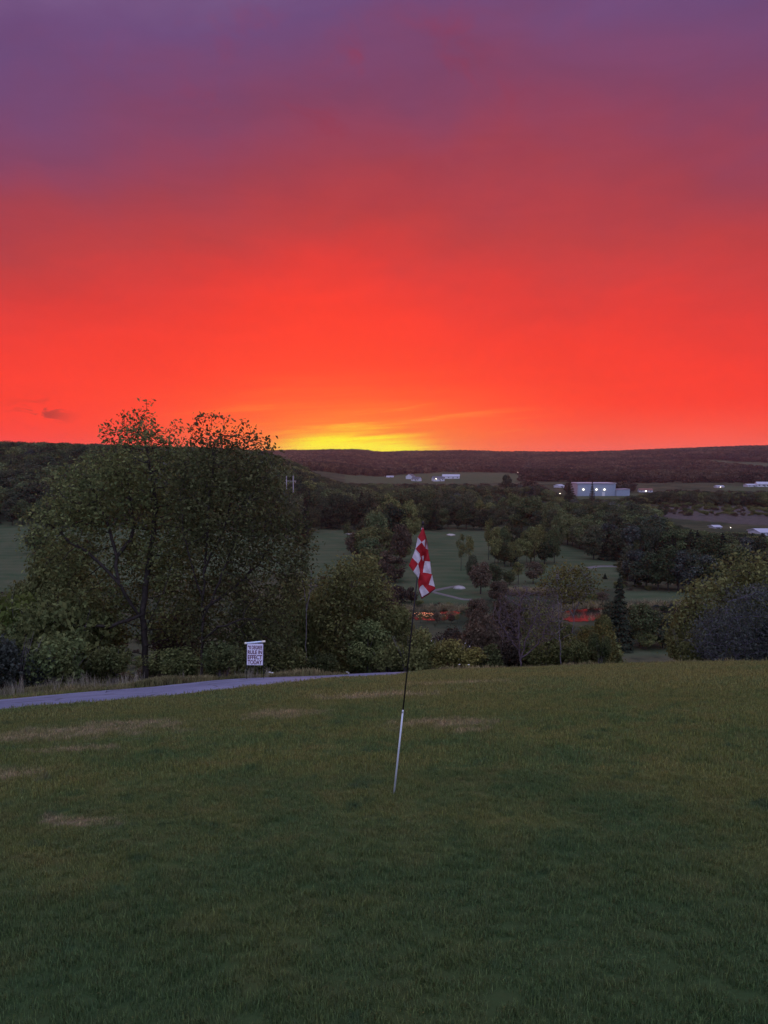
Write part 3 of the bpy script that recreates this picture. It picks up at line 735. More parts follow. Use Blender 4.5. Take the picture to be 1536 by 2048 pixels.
# multi stemmed bare purple-brown tree right of the flag
D5 = 27.0; f5 = foot(1050, D5); by5 = proj(*f5)[1]; t5 = lambda px, py, dy=0.0: ((px - 1050) * D5 / FPX, dy, (by5 - py) * D5 / FPX)
grown_tree('bare_tree', f5, [[(0, 0, -.4), t5(1042, 1290), t5(1040, 1240), t5(1045, 1200)], [t5(1045, 1320), t5(1060, 1270, .1), t5(1078, 1230, .2)], [t5(1042, 1300), t5(1015, 1265, -.2), t5(998, 1235, -.2)], [t5(1046, 1315), t5(1085, 1290, .3), t5(1105, 1250, .4)]],
           px_lobes(D5, 1050, by5, [(985, 1165, 1110, 1300, 0, 1.2, 620), (1060, 1175, 1135, 1290, .2, 1.0, 260)], 5.5), 41, M['leaf_red'], M['bark_purple'], leaf=0.05, perleaf=1, spread=0.12, rtip=0.0045, power=2.6, D=0.13, dk=0.15, di=0.9, grav=0.45,
           label='leafless multi-stemmed tree of purplish brown twigs right of the flag, on the brow', bark_k=5)
D6 = 30.0; f6 = foot(1150, D6); by6 = proj(*f6)[1]; t6 = lambda px, py, dy=0.0: ((px - 1150) * D6 / FPX, dy, (by6 - py) * D6 / FPX)
grown_tree('slender_tree', f6, [[(0, 0, -.4), t6(1147, 1290), t6(1152, 1240), t6(1150, 1195), t6(1148, 1165)], [t6(1152, 1220), t6(1168, 1190), t6(1178, 1160)], [t6(1151, 1230), t6(1128, 1195), t6(1118, 1165)], [t6(1150, 1210), t6(1140, 1170)]],
           px_lobes(D6, 1150, by6, [(1082, 1128, 1200, 1205, 0, 1.2, 420), (1120, 1125, 1180, 1180, 0, .8, 100)], 3), 43, M['leaf_yel'], M['bark_grey'], leaf=0.08, perleaf=6, spread=0.18, rtip=0.005, power=2.3, D=0.16, dk=0.2,
           label='slender tree with a vase of yellow-green spring leaves above the pond glints')
D7 = 28.0; f7 = foot(1128, D7); by7 = proj(*f7)[1]; t7 = lambda px, py, dy=0.0: ((px - 1128) * D7 / FPX, dy, (by7 - py) * D7 / FPX)
grown_tree('slender_tree', f7, [[(0, 0, -.4), t7(1124, 1280), t7(1122, 1220), t7(1118, 1190)]],
           px_lobes(D7, 1128, by7, [(1085, 1185, 1150, 1290, 0, .8, 200)], 4), 47, M['leaf_red'], M['bark_grey'], leaf=0.06, perleaf=3, spread=0.15, rtip=0.007, power=2.1,
           label='thin reddish twiggy tree between the bare multi-stemmed tree and the yellow-green one')
# pale twiggy tree at right edge with leafy tree behind
D8 = 26.0; f8 = foot(1462, D8); by8 = proj(*f8)[1]; t8 = lambda px, py, dy=0.0: ((px - 1462) * D8 / FPX, dy, (by8 - py) * D8 / FPX)
grown_tree('bare_tree', f8, [[(0, 0, -.4), t8(1460, 1280), t8(1463, 1215), t8(1458, 1165)], [t8(1462, 1235), t8(1500, 1228, -.2), t8(1560, 1224, -.3)], [t8(1462, 1200), t8(1510, 1182, -.1), t8(1570, 1172, -.2)],
                             [t8(1461, 1240), t8(1420, 1255, -.4), t8(1390, 1290, -.5)], [t8(1461, 1180), t8(1435, 1160)], [t8(1461, 1260), t8(1480, 1300, -.6)]],
           px_lobes(D8, 1462, by8, [(1380, 1205, 1500, 1325, -.5, 1.0, 560), (1450, 1160, 1600, 1320, -.2, 1.3, 620)], 7), 53, M['leaf_blue'], M['bark_pale'], leaf=0.06, perleaf=3, spread=0.16, rtip=0.0032, power=3.2, D=0.12, dk=0.13, di=0.8,
           label='tangle of pale bare twigs at the right edge in front of a leafy tree', bark_k=4)
D9 = 29.0; f9 = foot(1440, D9); by9 = proj(*f9)[1]; t9 = lambda px, py, dy=0.0: ((px - 1440) * D9 / FPX, dy, (by9 - py) * D9 / FPX)
grown_tree('bushy_tree', f9, [[(0, 0, -.4), t9(1440, 1260), t9(1450, 1200), t9(1475, 1150)], [t9(1440, 1270), t9(1400, 1230), t9(1395, 1190)]],
           px_lobes(D9, 1440, by9, [(1375, 1145, 1500, 1260, 0, 1.5, 330), (1450, 1108, 1590, 1250, .3, 1.7, 420), (1345, 1200, 1440, 1330, 0, 1.3, 260), (1400, 1230, 1580, 1330, .3, 1.5, 260)], 1.8),
           59, M['leaf_mid'], M['bark'], leaf=0.10, perleaf=24, spread=0.26, label='olive leafy tree at the right edge behind the pale twigs')

# ------------------------------------------------------------------ shrubs along the brow
def shrub_mesh(rng, w, h, n, leaf, mt, lobes=9):
    C = []
    for i in range(lobes):
        a = rng.uniform(0, 6.28); r = w * 0.5 * math.sqrt(rng.uniform()) * .75; cz = h * rng.uniform(.3, .8)
        v = rng.normal(size=(n // lobes, 3)); v /= np.linalg.norm(v, axis=1)[:, None]; rr_ = rng.uniform(.5, 1.05, n // lobes)[:, None]
        C.append(np.array([r * math.cos(a), r * math.sin(a), cz]) + v * rr_ * np.array([w * .22, w * .22, h * .26]) * rng.uniform(.7, 1.2))
    C = np.concatenate(C); C = C[C[:, 2] > 0.0]
    V, F = leaves_np(C, leaf * rng.uniform(.6, 1.3, len(C)), rng); return mesh_np('foliage', V, F, [mt])
def stems_mesh(rng, w, h, n, mt, rad=0.015):
    Vs = []; Fs = []; o = 0
    for i in range(n):
        a = rng.uniform(0, 6.28); e = np.array([math.cos(a) * w * .42 * rng.uniform(.2, 1), math.sin(a) * w * .42 * rng.uniform(.2, 1), h * rng.uniform(.6, .95)])
        P_ = [np.array([0, 0, -.2]) + e * [0.1, .1, 0], e * [.35, .35, .4], e * [.7, .7, .72], e]
        V, F = tube_np(P_, [rad, rad * .75, rad * .5, rad * .2], 4); F = [f for f in F if len(set(f)) == 4]
        Vs.append(V); Fs += [tuple(j + o for j in f) for f in F]; o += len(V)
    return mesh_np('stems', np.concatenate(Vs), Fs, [mt], smooth=True)
srng = np.random.default_rng(90)
SHR = {}
for kname, mt, lf in (('mid', 'leaf_mid', .09), ('red', 'leaf_red', .08), ('fresh', 'leaf_fresh', .09), ('dark', 'leaf_big', .08), ('yel', 'leaf_yel', .08), ('blue', 'leaf_blue', .08)):
    SHR[kname] = [(shrub_mesh(srng, 2.0, 1.5, 3600, lf, M[mt]), stems_mesh(srng, 2.0, 1.5, 14, M['bark_grey'])) for _ in range(2)]
def shrub(px, dist, wpx, top, kind, label, group=None, flowers=0, name='shrub'):
    f = foot(px, dist); s = dist / FPX
    hgt = max(0.3, pxh(px, top, dist, f)); w = wpx * s
    r = empty(name, tuple(f), srng.uniform(0, 6.28), label, 'shrub', group)
    fm, sm_ = SHR[kind][srng.integers(0, 2)]
    for nm, d in (('foliage', fm), ('stems', sm_)):
        o = obj(nm, d, r); o.scale = (w / 2.0, w / 2.0, hgt / 1.5)
    if flowers:
        C = srng.normal(size=(flowers, 3)); C /= np.linalg.norm(C, axis=1)[:, None]; C = np.abs(C) * [1, 1, 1] * np.where(srng.uniform(size=(flowers, 3)) < [.5, .8, 0], -1, 1) * [w * .42, w * .42, hgt * .4] + [0, 0, hgt * .5]
        V, F = leaves_np(C, np.full(flowers, .045), srng); o = obj('blossom', mesh_np('blossom', V, F, [M['flower']]), r)
    return r
shrub(440, 21.0, 110, 1288, 'dark', 'dark rounded shrub at the foot of the many-stemmed tree left of the sign')
shrub(345, 22.0, 120, 1300, 'dark', 'low dark shrub between the two big trees')
shrub(555, 24.0, 110, 1285, 'mid', 'brownish shrub just right of the hanging sign')
shrub(640, 27.0, 70, 1300, 'mid', 'small shrub at the foot of the thin pale trunk', flowers=0)
shrub(220, 21.5, 120, 1290, 'dark', 'dark shrub left of the single big trunk')
shrub(110, 20.5, 150, 1275, 'dark', 'wide dark shrub behind the tall stems by the left of the path')
shrub(25, 20.0, 150, 1255, 'blue', 'bluish green shrub at the left edge beside the path')
shrub(-70, 20.0, 180, 1220, 'dark', 'tall shrub cut by the left edge of the picture')
shrub(30, 27.0, 190, 1165, 'fresh', 'bright yellow-green bush at the left edge below the fairway')
shrub(130, 24.0, 200, 1200, 'dark', 'tall dark thicket under the left side of the tallest tree')
shrub(815, 26.0, 110, 1262, 'mid', 'pale brown bush right behind the flagstick')
shrub(775, 28.0, 90, 1285, 'mid', 'low bush at the right foot of the bushy tree')
shrub(862, 28.0, 100, 1256, 'mid', 'bush right of the flagstick with a few white blossoms', flowers=14)
shrub(950, 30.0, 110, 1234, 'red', 'large dark reddish bush below the left pond glints')
shrub(985, 31.0, 110, 1222, 'red', 'reddish brown bush left of the bare multi-stemmed tree')
shrub(915, 26.0, 110, 1278, 'yel', 'pale green bush in front of the dark reddish bush', flowers=5)
shrub(968, 26.5, 90, 1288, 'mid', 'small round bush left of the bare tree foot')
shrub(1015, 29.0, 80, 1270, 'red', 'twiggy reddish bush directly behind the bare tree')
shrub(1095, 29.0, 90, 1262, 'mid', 'brown-green bush right of the bare tree foot')
shrub(1182, 29.5, 110, 1254, 'yel', 'yellow-green bush under the slender spring-leaved tree')
shrub(1150, 28.5, 80, 1270, 'mid', 'olive bush at the foot of the slender spring-leaved tree')
shrub(1206, 27.0, 52, 1268, 'dark', 'small upright dark shrub at the right end of the row on the brow')
shrub(1375, 27.0, 80, 1250, 'mid', 'bush at the left foot of the right-edge leafy tree')
shrub(1530, 27.0, 120, 1235, 'blue', 'blue-green shrub low at the right edge')
shrub(1425, 27.5, 110, 1262, 'blue', 'bluish shrub among the pale twigs')

# tiny white flowers near the brow
for px, dist, dz in ((536, 20.5, .15), (541, 20.6, .13), (693, 25.5, .16), (696, 25.4, .12), (921, 24.5, .22), (940, 24.6, .20)):
    f = foot(px, dist)
    P_ = [(0, 0, 0), (0.01, 0, dz * .5), (0.0, 0.01, dz)]
    r = empty('wild_flower', tuple(f), 0, {536: 'left one of two white wild flowers right of the hanging sign', 541: 'right one of two white wild flowers right of the hanging sign', 693: 'left one of two white wild flowers below the bushy tree', 696: 'right one of two white wild flowers below the bushy tree',
              921: 'left one of two white wild flowers on the brow right of the flagstick', 940: 'right one of two white wild flowers on the brow right of the flagstick'}[px], 'flower', {0: 'white flowers by the sign', 1: 'white flowers under the bushy tree', 2: 'white flowers on the brow'}[0 if px < 600 else 1 if px < 800 else 2])
    obj('stem', tube_mesh('stem', P_, [.003, .003, .002], M['leaf_mid'], 4), r)
    V = []; F = []
    for k in range(7):
        a = k * 2 * math.pi / 7; c0 = len(V)
        V += [(0, 0, dz), (.03 * math.cos(a - .35), .03 * math.sin(a - .35), dz + .008), (.045 * math.cos(a), .045 * math.sin(a), dz + .016), (.03 * math.cos(a + .35), .03 * math.sin(a + .35), dz + .008)]; F.append((c0, c0 + 1, c0 + 2, c0 + 3))
    obj('petals', mesh_np('petals', V, F, [M['flower']]), r)

# ------------------------------------------------------------------ valley tree kinds
def crown_mesh(rng, w, h, z0, n, leaf, mt, lobes=22, taper=0.0, shell=0.6):
    """unit crown: lobes of leaf sprays around an uneven body"""
    C = []; Nn = []
    for i in range(lobes):
        v = rng.normal(size=3); v /= np.linalg.norm(v); fz = (v[2] + 1) / 2
        rw = w * .5 * (1 - taper * fz) * rng.uniform(.45, .82)
        c = np.array([v[0] * rw, v[1] * rw, z0 + h * (.12 + .76 * fz)]); rad = w * rng.uniform(.14, .24) * (1 - .4 * taper * fz)
        m = n // lobes; q = rng.normal(size=(m, 3)); q /= np.linalg.norm(q, axis=1)[:, None]; q[:, 2] *= .8
        C.append(c + q * rad * rng.uniform(shell, 1.1, m)[:, None]); Nn.append(q)
    C = np.concatenate(C); Nn = np.concatenate(Nn)
    V, F = leaves_np(C, leaf * rng.uniform(.6, 1.3, len(C)), rng, N=Nn); return V, F
def trunk_np(rng, h, r, limbs_=5, w=5.0, z0=2.5):
    Vs = []; Fs = []; o = 0
    def addt(P_, rd, k=6):
        nonlocal o
        V, F = tube_np(P_, rd, k); F = [f for f in F if len(set(f)) == 4]; Vs.append(V); Fs.extend([tuple(j + o for j in f) for f in F]); o += len(V)
    addt([(0, 0, -.5), (r * .3, 0, h * .25), (-r * .4, r * .3, h * .55), (0, 0, h * .85)], [r, r * .8, r * .55, r * .15])
    for i in range(limbs_):
        a = i * 2.4 + rng.uniform(0, .8); zz = z0 + (h - z0) * rng.uniform(0, .45); l = w * rng.uniform(.25, .42)
        addt([(0, 0, zz), (math.cos(a) * l * .5, math.sin(a) * l * .5, zz + l * .5), (math.cos(a) * l, math.sin(a) * l, zz + l * 1.1)], [r * .45, r * .28, r * .08], 5)
    return np.concatenate(Vs), Fs
crng = np.random.default_rng(5)
KIND = {}
def add_kind(k, w, h, z0, n, leaf, mt, lobes, taper=0.0, tr=0.22, bark='bark', limb=5):
    lst = []
    for _ in range(3):
        V, F = crown_mesh(crng, w, h - z0, z0, n, leaf, M[mt], lobes, taper)
        sc_ = (h) / V[:, 2].max(); V[:, 2] *= sc_
        cm = mesh_np('crown', V, F, [M[mt]])
        tv, tf = trunk_np(crng, h * .9, tr, limb, w, z0); tm = mesh_np('trunk', tv, tf, [M[bark]], smooth=True)
        lst.append((cm, tm))
    KIND[k] = (lst, w, h)
add_kind('round', 9, 10, 1.6, 4200, .42, 'leaf_wood', 26)
add_kind('dark', 9, 11, 1.2, 4200, .42, 'leaf_wood2', 26)
add_kind('tall', 6.5, 12, 2.5, 3600, .38, 'leaf_wood', 24, .35)
add_kind('pale', 8, 10, 1.5, 3400, .40, 'leaf_mid', 24)
add_kind('airy', 6, 10, 3.6, 1300, .30, 'leaf_mid', 20, .2, .14, limb=8)
add_kind('red', 7, 8, 1.2, 3000, .36, 'leaf_red', 22, .1)
add_kind('blue', 8, 10, 1.2, 3400, .40, 'leaf_blue', 24, .3)
def conifer(w, h, n, leaf, mt):
    lst = []
    for _ in range(2):
        fz = crng.uniform(0, 1, n) ** 1.35; tiers = np.round(fz * 13) / 13 + crng.normal(0, .012, n); a = crng.uniform(0, 6.28, n)
        arm = np.floor(a / 6.28 * 11); rl = (0.78 + .3 * np.abs(np.sin(arm * 7.1 + np.round(fz * 13) * 3.7)))
        rad = w * .5 * (1 - tiers) ** .85 * crng.uniform(.25, 1.0, n) * rl
        C = np.stack([rad * np.cos(a), rad * np.sin(a), h * (.06 + .94 * tiers) - rad * .25], 1)
        Nn = np.stack([np.cos(a), np.sin(a), 0.8 + 0 * a], 1)
        V, F = leaves_np(C, leaf * crng.uniform(.6, 1.3, n) * (1.1 - .5 * tiers), crng, N=Nn)
        tm = tube_mesh('trunk', [(0, 0, -.4), (0, 0, h * .5), (0, 0, h * .97)], [.2, .12, .02], M['bark'], 6)
        lst.append((mesh_np('crown', V, F, [M[mt]]), tm))
    return lst
KIND['conifer'] = (conifer(5.5, 12, 3800, .42, 'leaf_dark'), 5.5, 12)
KIND['spire'] = (conifer(3.4, 12, 2800, .36, 'leaf_dark'), 3.4, 12)
trng = np.random.default_rng(77)
NTREES = 0
def place_tree(kind, pos, hgt, wid, label, group=None, name=None):
    global NTREES; NTREES += 1
    lst, w0, h0 = KIND[kind]; cm, tm = lst[int(trng.integers(0, len(lst)))]
    nm = name or {'conifer': 'conifer', 'spire': 'conifer'}.get(kind, 'tree')
    r = empty(nm, tuple(pos), trng.uniform(0, 6.28), label, 'tree', group); s = (wid / w0, wid / w0, hgt / h0)
    for n_, d in (('trunk', tm), ('crown', cm)):
        o = obj(n_, d, r); o.scale = s
    return r
def tree_px(kind, px, top, base, wpx, label, group=None, dist=None):
    g = GV(px, base) if dist is None else foot(px, dist)
    if dist is None: d = g[1]
    else: d = dist
    hgt = PY(px, top, d)[2] - g[2]
    return place_tree(kind, g, max(1.0, hgt), wpx * d / FPX, label, group)

# trees singled out on the course (px, top, foot, width)
for a in (
    ('dark', 604, 1040, 1098, 44, 'dark tree at the left end of the left fairway, against the big tree'),
    ('airy', 695, 1044, 1086, 26, 'small lone tree standing in the left fairway'),
    ('pale', 782, 985, 1088, 50, 'tall pale tree behind the flag top, in the gap between the two fairways'),
    ('pale', 822, 998, 1090, 44, 'tall tree with visible trunk directly left of the flag tip'),
    ('round', 752, 1020, 1104, 50, 'rounded tree left of the tall pale tree between the fairways'),
    ('red', 800, 1048, 1130, 46, 'purplish tree left of the flag, beside the fairway'),
    ('round', 742, 1074, 1142, 62, 'broad dark tree above the bushy tree, between the fairways'),
    ('red', 776, 1100, 1165, 42, 'low reddish tree just above the bushy tree on the right'),
    ('round', 712, 1060, 1108, 36, 'small round tree at the right edge of the left fairway'),
    ('airy', 922, 1066, 1142, 26, 'first of the slim trees right of the flag, with bare dark trunks'),
    ('airy', 938, 1070, 1140, 24, 'slim tree right beside the first slim one right of the flag'),
    ('airy', 977, 1035, 1120, 26, 'tall slim dark tree in the fairway right of the slim pair'),
    ('tall', 1008, 1052, 1128, 26, 'narrow tree in the middle of the grove in the fairway'),
    ('airy', 1030, 1085, 1140, 34, 'small tree in front of the fairway grove'),
    ('pale', 1062, 1062, 1126, 46, 'wide pale tree at the right of the fairway grove'),
    ('round', 996, 1078, 1126, 34, 'rounded small tree at the left of the fairway grove'),
    ('spire', 1031, 1098, 1140, 16, 'small dark pointed tree below the fairway grove'),
    ('dark', 944, 1108, 1160, 30, 'small tree behind the round brown tree on the fairway'),
    ('red', 961, 1122, 1188, 52, 'round brown tree standing alone on the near fairway'),
    ('red', 998, 1160, 1207, 44, 'dark reddish tree right of the round brown tree'),
    ('spire', 1210, 1146, 1158, 10, 'tiny dark pointed bush alone on the right fairway'),
    ('dark', 1187, 1046, 1119, 54, 'dark tree with visible trunk where the right wood meets the fairway'),
    ('conifer', 1218, 1048, 1120, 46, 'dark conifer beside the dark tree at the corner of the right wood'),
    ('red', 790, 1170, 1218, 56, 'bare purplish bushy tree on the far pond bank left of the flagstick'),
    ('red', 955, 1196, 1246, 50, 'dark bushy tree closing the right end of the left pond'),
    ('round', 1058, 1196, 1252, 80, 'brownish tree on the near bank behind the bare tree'),
    ('dark', 1230, 1200, 1262, 60, 'dark tree on the near bank right of the pond glints'),
    ('conifer', 1140, 962, 1008, 34, 'broad dark conifer at the left end of the long metal building'),
    ('spire', 1184, 962, 1009, 17, 'narrow dark conifer in front of the long metal building'),
    ('dark', 1012, 948, 1000, 34, 'dark tall tree between the farmhouses and the metal building'),
    ('dark', 1325, 1010, 1034, 22, 'dark round bush at the left of the brown marsh'),
    ('dark', 1425, 990, 1006, 16, 'single small dark bush above the brown marsh'),
    ('dark', 1262, 990, 1030, 40, 'dark rounded tree right below the long metal building'),
): tree_px(*a)
# conifer and companions on the slope below the brow, right of the row
for a in (('conifer', 1237, 1148, 1300, 66, 'dark ragged evergreen below the brow right of the yellow-green tree'),
          ('round', 1280, 1206, 1292, 78, 'brown-green tree right of the dark ragged evergreen'),
          ('dark', 1330, 1224, 1298, 62, 'dark bush-like tree left of the right-edge leafy tree'),
          ('pale', 1292, 1262, 1299, 44, 'low green shrub at the top of the lower lawn')):
    tree_px(*a)
# fuller trees of the belt just behind the brow: small leaves, low branches
for k_, mt in (('near_mid', 'leaf_mid'), ('near_red', 'leaf_red'), ('near_yel', 'leaf_yel'), ('near_dark', 'leaf_big')):
    add_kind(k_, 3.4, 3.8, .3, 7500, .115, mt, 44, .15, .06, 'bark_grey', 8)
for kd, px, top, w, d, lb in (
    ('near_mid', 596, 1128, 92, 31.0, 'olive tree filling the gap right of the many-stemmed tree'),
    ('near_mid', 645, 1160, 86, 33.0, 'olive tree behind the thin pale trunk'),
    ('near_red', 765, 1150, 84, 34.0, 'brownish tree directly right of the bushy tree'),
    ('near_mid', 800, 1206, 70, 32.0, 'pale olive tree just left of the flagstick'),
    ('near_dark', 735, 1236, 110, 28.5, 'dark green bush low at the right foot of the bushy tree'),
    ('near_mid', 836, 1252, 90, 31.0, 'olive tree behind the middle of the flagstick'),
    ('near_red', 900, 1250, 92, 33.0, 'dark brown tree below the left pond glints'),
    ('near_red', 962, 1216, 86, 33.5, 'dark reddish brown tree left of the bare tree'),
    ('near_red', 1012, 1190, 86, 35.0, 'brown twiggy tree overlapping the left of the bare tree'),
    ('near_mid', 1076, 1196, 84, 34.0, 'olive brown tree behind the right of the bare tree'),
    ('near_mid', 1112, 1236, 76, 31.0, 'olive tree right of the bare tree, low on the brow'),
    ('near_yel', 1178, 1254, 84, 30.5, 'yellow-green tree under the right pond glints'),
    ('near_mid', 1212, 1226, 50, 31.0, 'narrow olive tree right of the right pond glints'),
    ('near_dark', 170, 1190, 150, 27.0, 'dark leafy tree under the left limbs of the tallest tree'),
    ('near_mid', 112, 1075, 170, 29.0, 'tall soft green tree merging with the left side of the tallest tree'),
    ('near_dark', 48, 1150, 130, 30.0, 'dark green tree at the left edge under the far fairway'),
    ('near_dark', 60, 1230, 150, 25.0, 'dark leafy tree at the left, above the shrubs by the path'),
    ('near_mid', 520, 1190, 110, 28.0, 'olive tree behind the hanging sign'),
    ('near_red', 350, 1210, 110, 29.0, 'brownish tree seen between the two big trunks'),
    ('near_mid', 1385, 1196, 90, 29.5, 'olive tree at the left side of the right-edge twigs'),
    ('near_yel', 1500, 1130, 110, 31.0, 'yellow-green tree above the pale twigs at the right edge'),
    ('near_mid', 1560, 1120, 120, 30.0, 'olive tree cut by the right edge'),
):
    f = foot(px, d); place_tree(kd, f, PY(px, top, d)[2] - f[2], w * d / FPX, lb)
ORD = 'first second third fourth fifth sixth seventh eighth ninth tenth eleventh twelfth thirteenth fourteenth fifteenth sixteenth seventeenth eighteenth nineteenth twentieth'.split()
LOOK = {'dark': 'dark rounded tree,', 'round': 'green rounded tree,', 'conifer': 'dark pointed evergreen,', 'pale': 'pale olive tree,', 'tall': 'tall oval tree,', 'red': 'brown tree,', 'blue': 'bluish grey tree,', 'airy': 'slim airy tree,'}
# rows along wood edges: individuals
def row(pts, n_, kinds, hpx, wpx, label, group, depth=0.0, jit=6):
    pts = np.array(pts, float)
    for i in range(n_):
        f = (i + trng.uniform(.2, .8)) / n_; xx = pts[0, 0] + f * (pts[-1, 0] - pts[0, 0]); yy = np.interp(xx, pts[:, 0], pts[:, 1]) - depth * trng.uniform(.3, 1)
        h_ = hpx * trng.uniform(.75, 1.2)
        kd = kinds[int(trng.integers(0, len(kinds)))]
        if 'right-hand wood' in label: h_ = min(h_, yy - np.interp(xx, [1200, 1300, 1400, 1536], [1035, 1045, 1059, 1067]) - trng.uniform(0, 5))
        lb = (LOOK[kd] if not label.startswith(LOOK[kd].split()[-1]) else LOOK[kd].split()[0]) + ' ' + ORD[i] + ' from the left ' + label
        tree_px(kd, xx + trng.normal(0, 1), yy - h_, yy, wpx * trng.uniform(.75, 1.3), lb, group)
row([(598, 1072), (640, 1058), (700, 1058), (745, 1060)], 9, ['dark', 'dark', 'conifer'], 66, 40, 'in the front wood edge behind the left fairway', 'trees at the wood edge behind the left fairway')
row([(600, 1050), (750, 1046)], 9, ['dark', 'conifer', 'dark'], 56, 38, 'in the second row behind the left fairway', 'trees at the wood edge behind the left fairway')
row([(830, 1062), (900, 1056), (1000, 1062)], 11, ['dark', 'dark', 'round', 'conifer'], 56, 34, 'in the front wood edge behind the central fairway', 'trees at the wood edge behind the central fairway')
row([(825, 1048), (1010, 1050)], 10, ['round', 'dark', 'pale'], 50, 32, 'in the second row behind the central fairway', 'trees at the wood edge behind the central fairway')
row([(1015, 1060), (1080, 1075), (1130, 1088), (1180, 1104)], 13, ['round', 'dark', 'round', 'tall'], 68, 46, 'lining the right side of the fairway', 'trees lining the right side of the fairway')
row([(1015, 1045), (1200, 1080)], 12, ['round', 'round', 'dark'], 58, 44, 'in the second line right of the fairway', 'trees lining the right side of the fairway')
row([(1240, 1140), (1262, 1172), (1330, 1181), (1430, 1182), (1600, 1184)], 17, ['dark', 'round', 'conifer', 'blue', 'dark'], 88, 62, 'along the front of the right-hand wood', 'front trees of the right-hand wood')
row([(1225, 1120), (1600, 1150)], 16, ['round', 'blue', 'round', 'dark', 'conifer'], 80, 58, 'in the second row of the right-hand wood', 'second row of the right-hand wood')
row([(1235, 1095), (1610, 1115)], 15, ['round', 'round', 'pale', 'dark', 'conifer'], 66, 50, 'in the middle of the right-hand wood', 'middle trees of the right-hand wood')
row([(1200, 1072), (1610, 1090)], 15, ['round', 'pale', 'tall', 'dark'], 50, 44, 'at the back of the right-hand wood', 'back trees of the right-hand wood')
row([(722, 1092), (802, 1090)], 5, ['round', 'pale', 'dark'], 74, 46, 'at the back of the clump between the fairways', 'clump between the fairways')
row([(702, 1118), (806, 1124)], 6, ['round', 'pale', 'red'], 66, 48, 'in the middle of the clump between the fairways', 'clump between the fairways')
row([(722, 1150), (800, 1168)], 5, ['round', 'red', 'pale'], 62, 54, 'at the front of the clump between the fairways', 'clump between the fairways')
row([(986, 1112), (1104, 1106)], 7, ['round', 'tall', 'pale', 'dark'], 56, 36, 'at the back of the grove in the fairway', 'grove in the fairway')
row([(982, 1136), (1112, 1126)], 8, ['airy', 'pale', 'round', 'red'], 62, 38, 'at the front of the grove in the fairway', 'grove in the fairway')
row([(985, 1172), (1092, 1166)], 5, ['red', 'airy', 'round'], 40, 34, 'low in front of the grove in the fairway', 'bushes before the grove')
row([(1085, 1206), (1225, 1204)], 5, ['red', 'round', 'airy'], 20, 28, 'low on the far bank of the right pond', 'bushes on the far pond bank')
row([(755, 1204), (830, 1206)], 4, ['red', 'round'], 30, 36, 'low on the far bank of the left pond', 'bushes on the far left bank')
row([(-60, 1050), (150, 1050), (590, 1066)], 20, ['dark', 'round', 'dark', 'conifer'], 66, 46, 'at the foot of the wooded left hill', 'trees at the foot of the left hill')
row([(40, 1105), (200, 1120)], 4, ['dark', 'round'], 50, 40, 'on the left fairway behind the tallest tree', 'trees on the left fairway')
row([(1240, 1222), (1420, 1226)], 9, ['round', 'red', 'blue'], 16, 22, 'low on the pond edge at right', 'low bushes on the pond edge at right')
row([(640, 1262), (795, 1262)], 6, ['round', 'red', 'pale'], 34, 46, 'low on the near bank left of the glints', 'bushes on the near pond bank')
row([(1000, 1266), (1220, 1266)], 7, ['round', 'red', 'pale'], 17, 34, 'low on the near bank under the right pond', 'bushes on the near pond bank right')
row([(838, 1246), (922, 1246)], 6, ['airy', 'red'], 19, 16, 'tiny, between the left pond glints', 'small bushes between the pond glints')
row([(1208, 1238), (1228, 1236)], 2, ['dark'], 30, 26, 'small, right of the right pond glints', 'bushes right of the pond glints')

# ------------------------------------------------------------------ woods beyond: uncountable
LIM = np.array([(-400, 870), (0, 878), (540, 895), (600, 935), (650, 958), (700, 964), (930, 966), (960, 982), (1000, 985), (1100, 1000), (1150, 997), (1265, 996), (1300, 1008), (1340, 1042), (1400, 1057), (1700, 1068)], float)
LIM2 = np.array([(-400, 870), (0, 875), (560, 905), (640, 948), (690, 963), (1030, 964), (1060, 955), (1100, 978), (1150, 993), (1265, 993), (1285, 983), (1350, 975), (1420, 978), (1700, 978)], float)
frng = np.random.default_rng(21)
def woods(n_, r0, r1, a0, a1, spacing_noise, thr, hmin, hmax, extra=None):
    r = np.sqrt(frng.uniform(r0 * r0, r1 * r1, n_)); a = frng.uniform(a0, a1, n_); x = r * np.sin(a); y = r * np.cos(a)
    k = vnoise(x, y, spacing_noise, 31) * .65 + vnoise(x, y, spacing_noise * .4, 32) * .35 > thr
    for p in FAIR + FIELDS + [MARSH, POND, POND2]: k &= ~in_poly(x, y, p)
    if extra is not None: k &= extra(x, y, r)
    x, y = x[k], y[k]; z = H(x, y); h = frng.uniform(hmin, hmax, len(x))
    rr_ = np.hypot(x, y)
    px, py = proj(x, y, z + h); pxb, pyb = proj(x, y, z)
    lim = np.where(rr_ < 480, np.interp(px, LIM[:, 0], LIM[:, 1]), np.where(rr_ < 940, np.interp(px, LIM2[:, 0], LIM2[:, 1]), 0))
    lim = np.where((rr_ > 565) & (rr_ < 940) & (px > 1140) & (px < 1265), 960, lim)
    lim = lim + frng.uniform(0, 9, len(px)) * (lim > 900)
    d = np.abs(pyb - py); want = np.maximum(pyb - lim - 1, 0); f = np.clip(want / np.maximum(d, .1), 0, 1) * np.where(want < d, frng.uniform(.8, 1, len(d)), 1)
    h = h * f; k = h > 2.2; return x[k], y[k], z[k], h[k]
def lump(name, w, h, n_, leaf, mt, lobes, taper=0.0):
    V, F = crown_mesh(crng, w, h, 0.0, n_, leaf, M[mt], lobes, taper); V[:, 2] *= h / V[:, 2].max(); return proto(name, mesh_np(name, V, F, [M[mt]]))
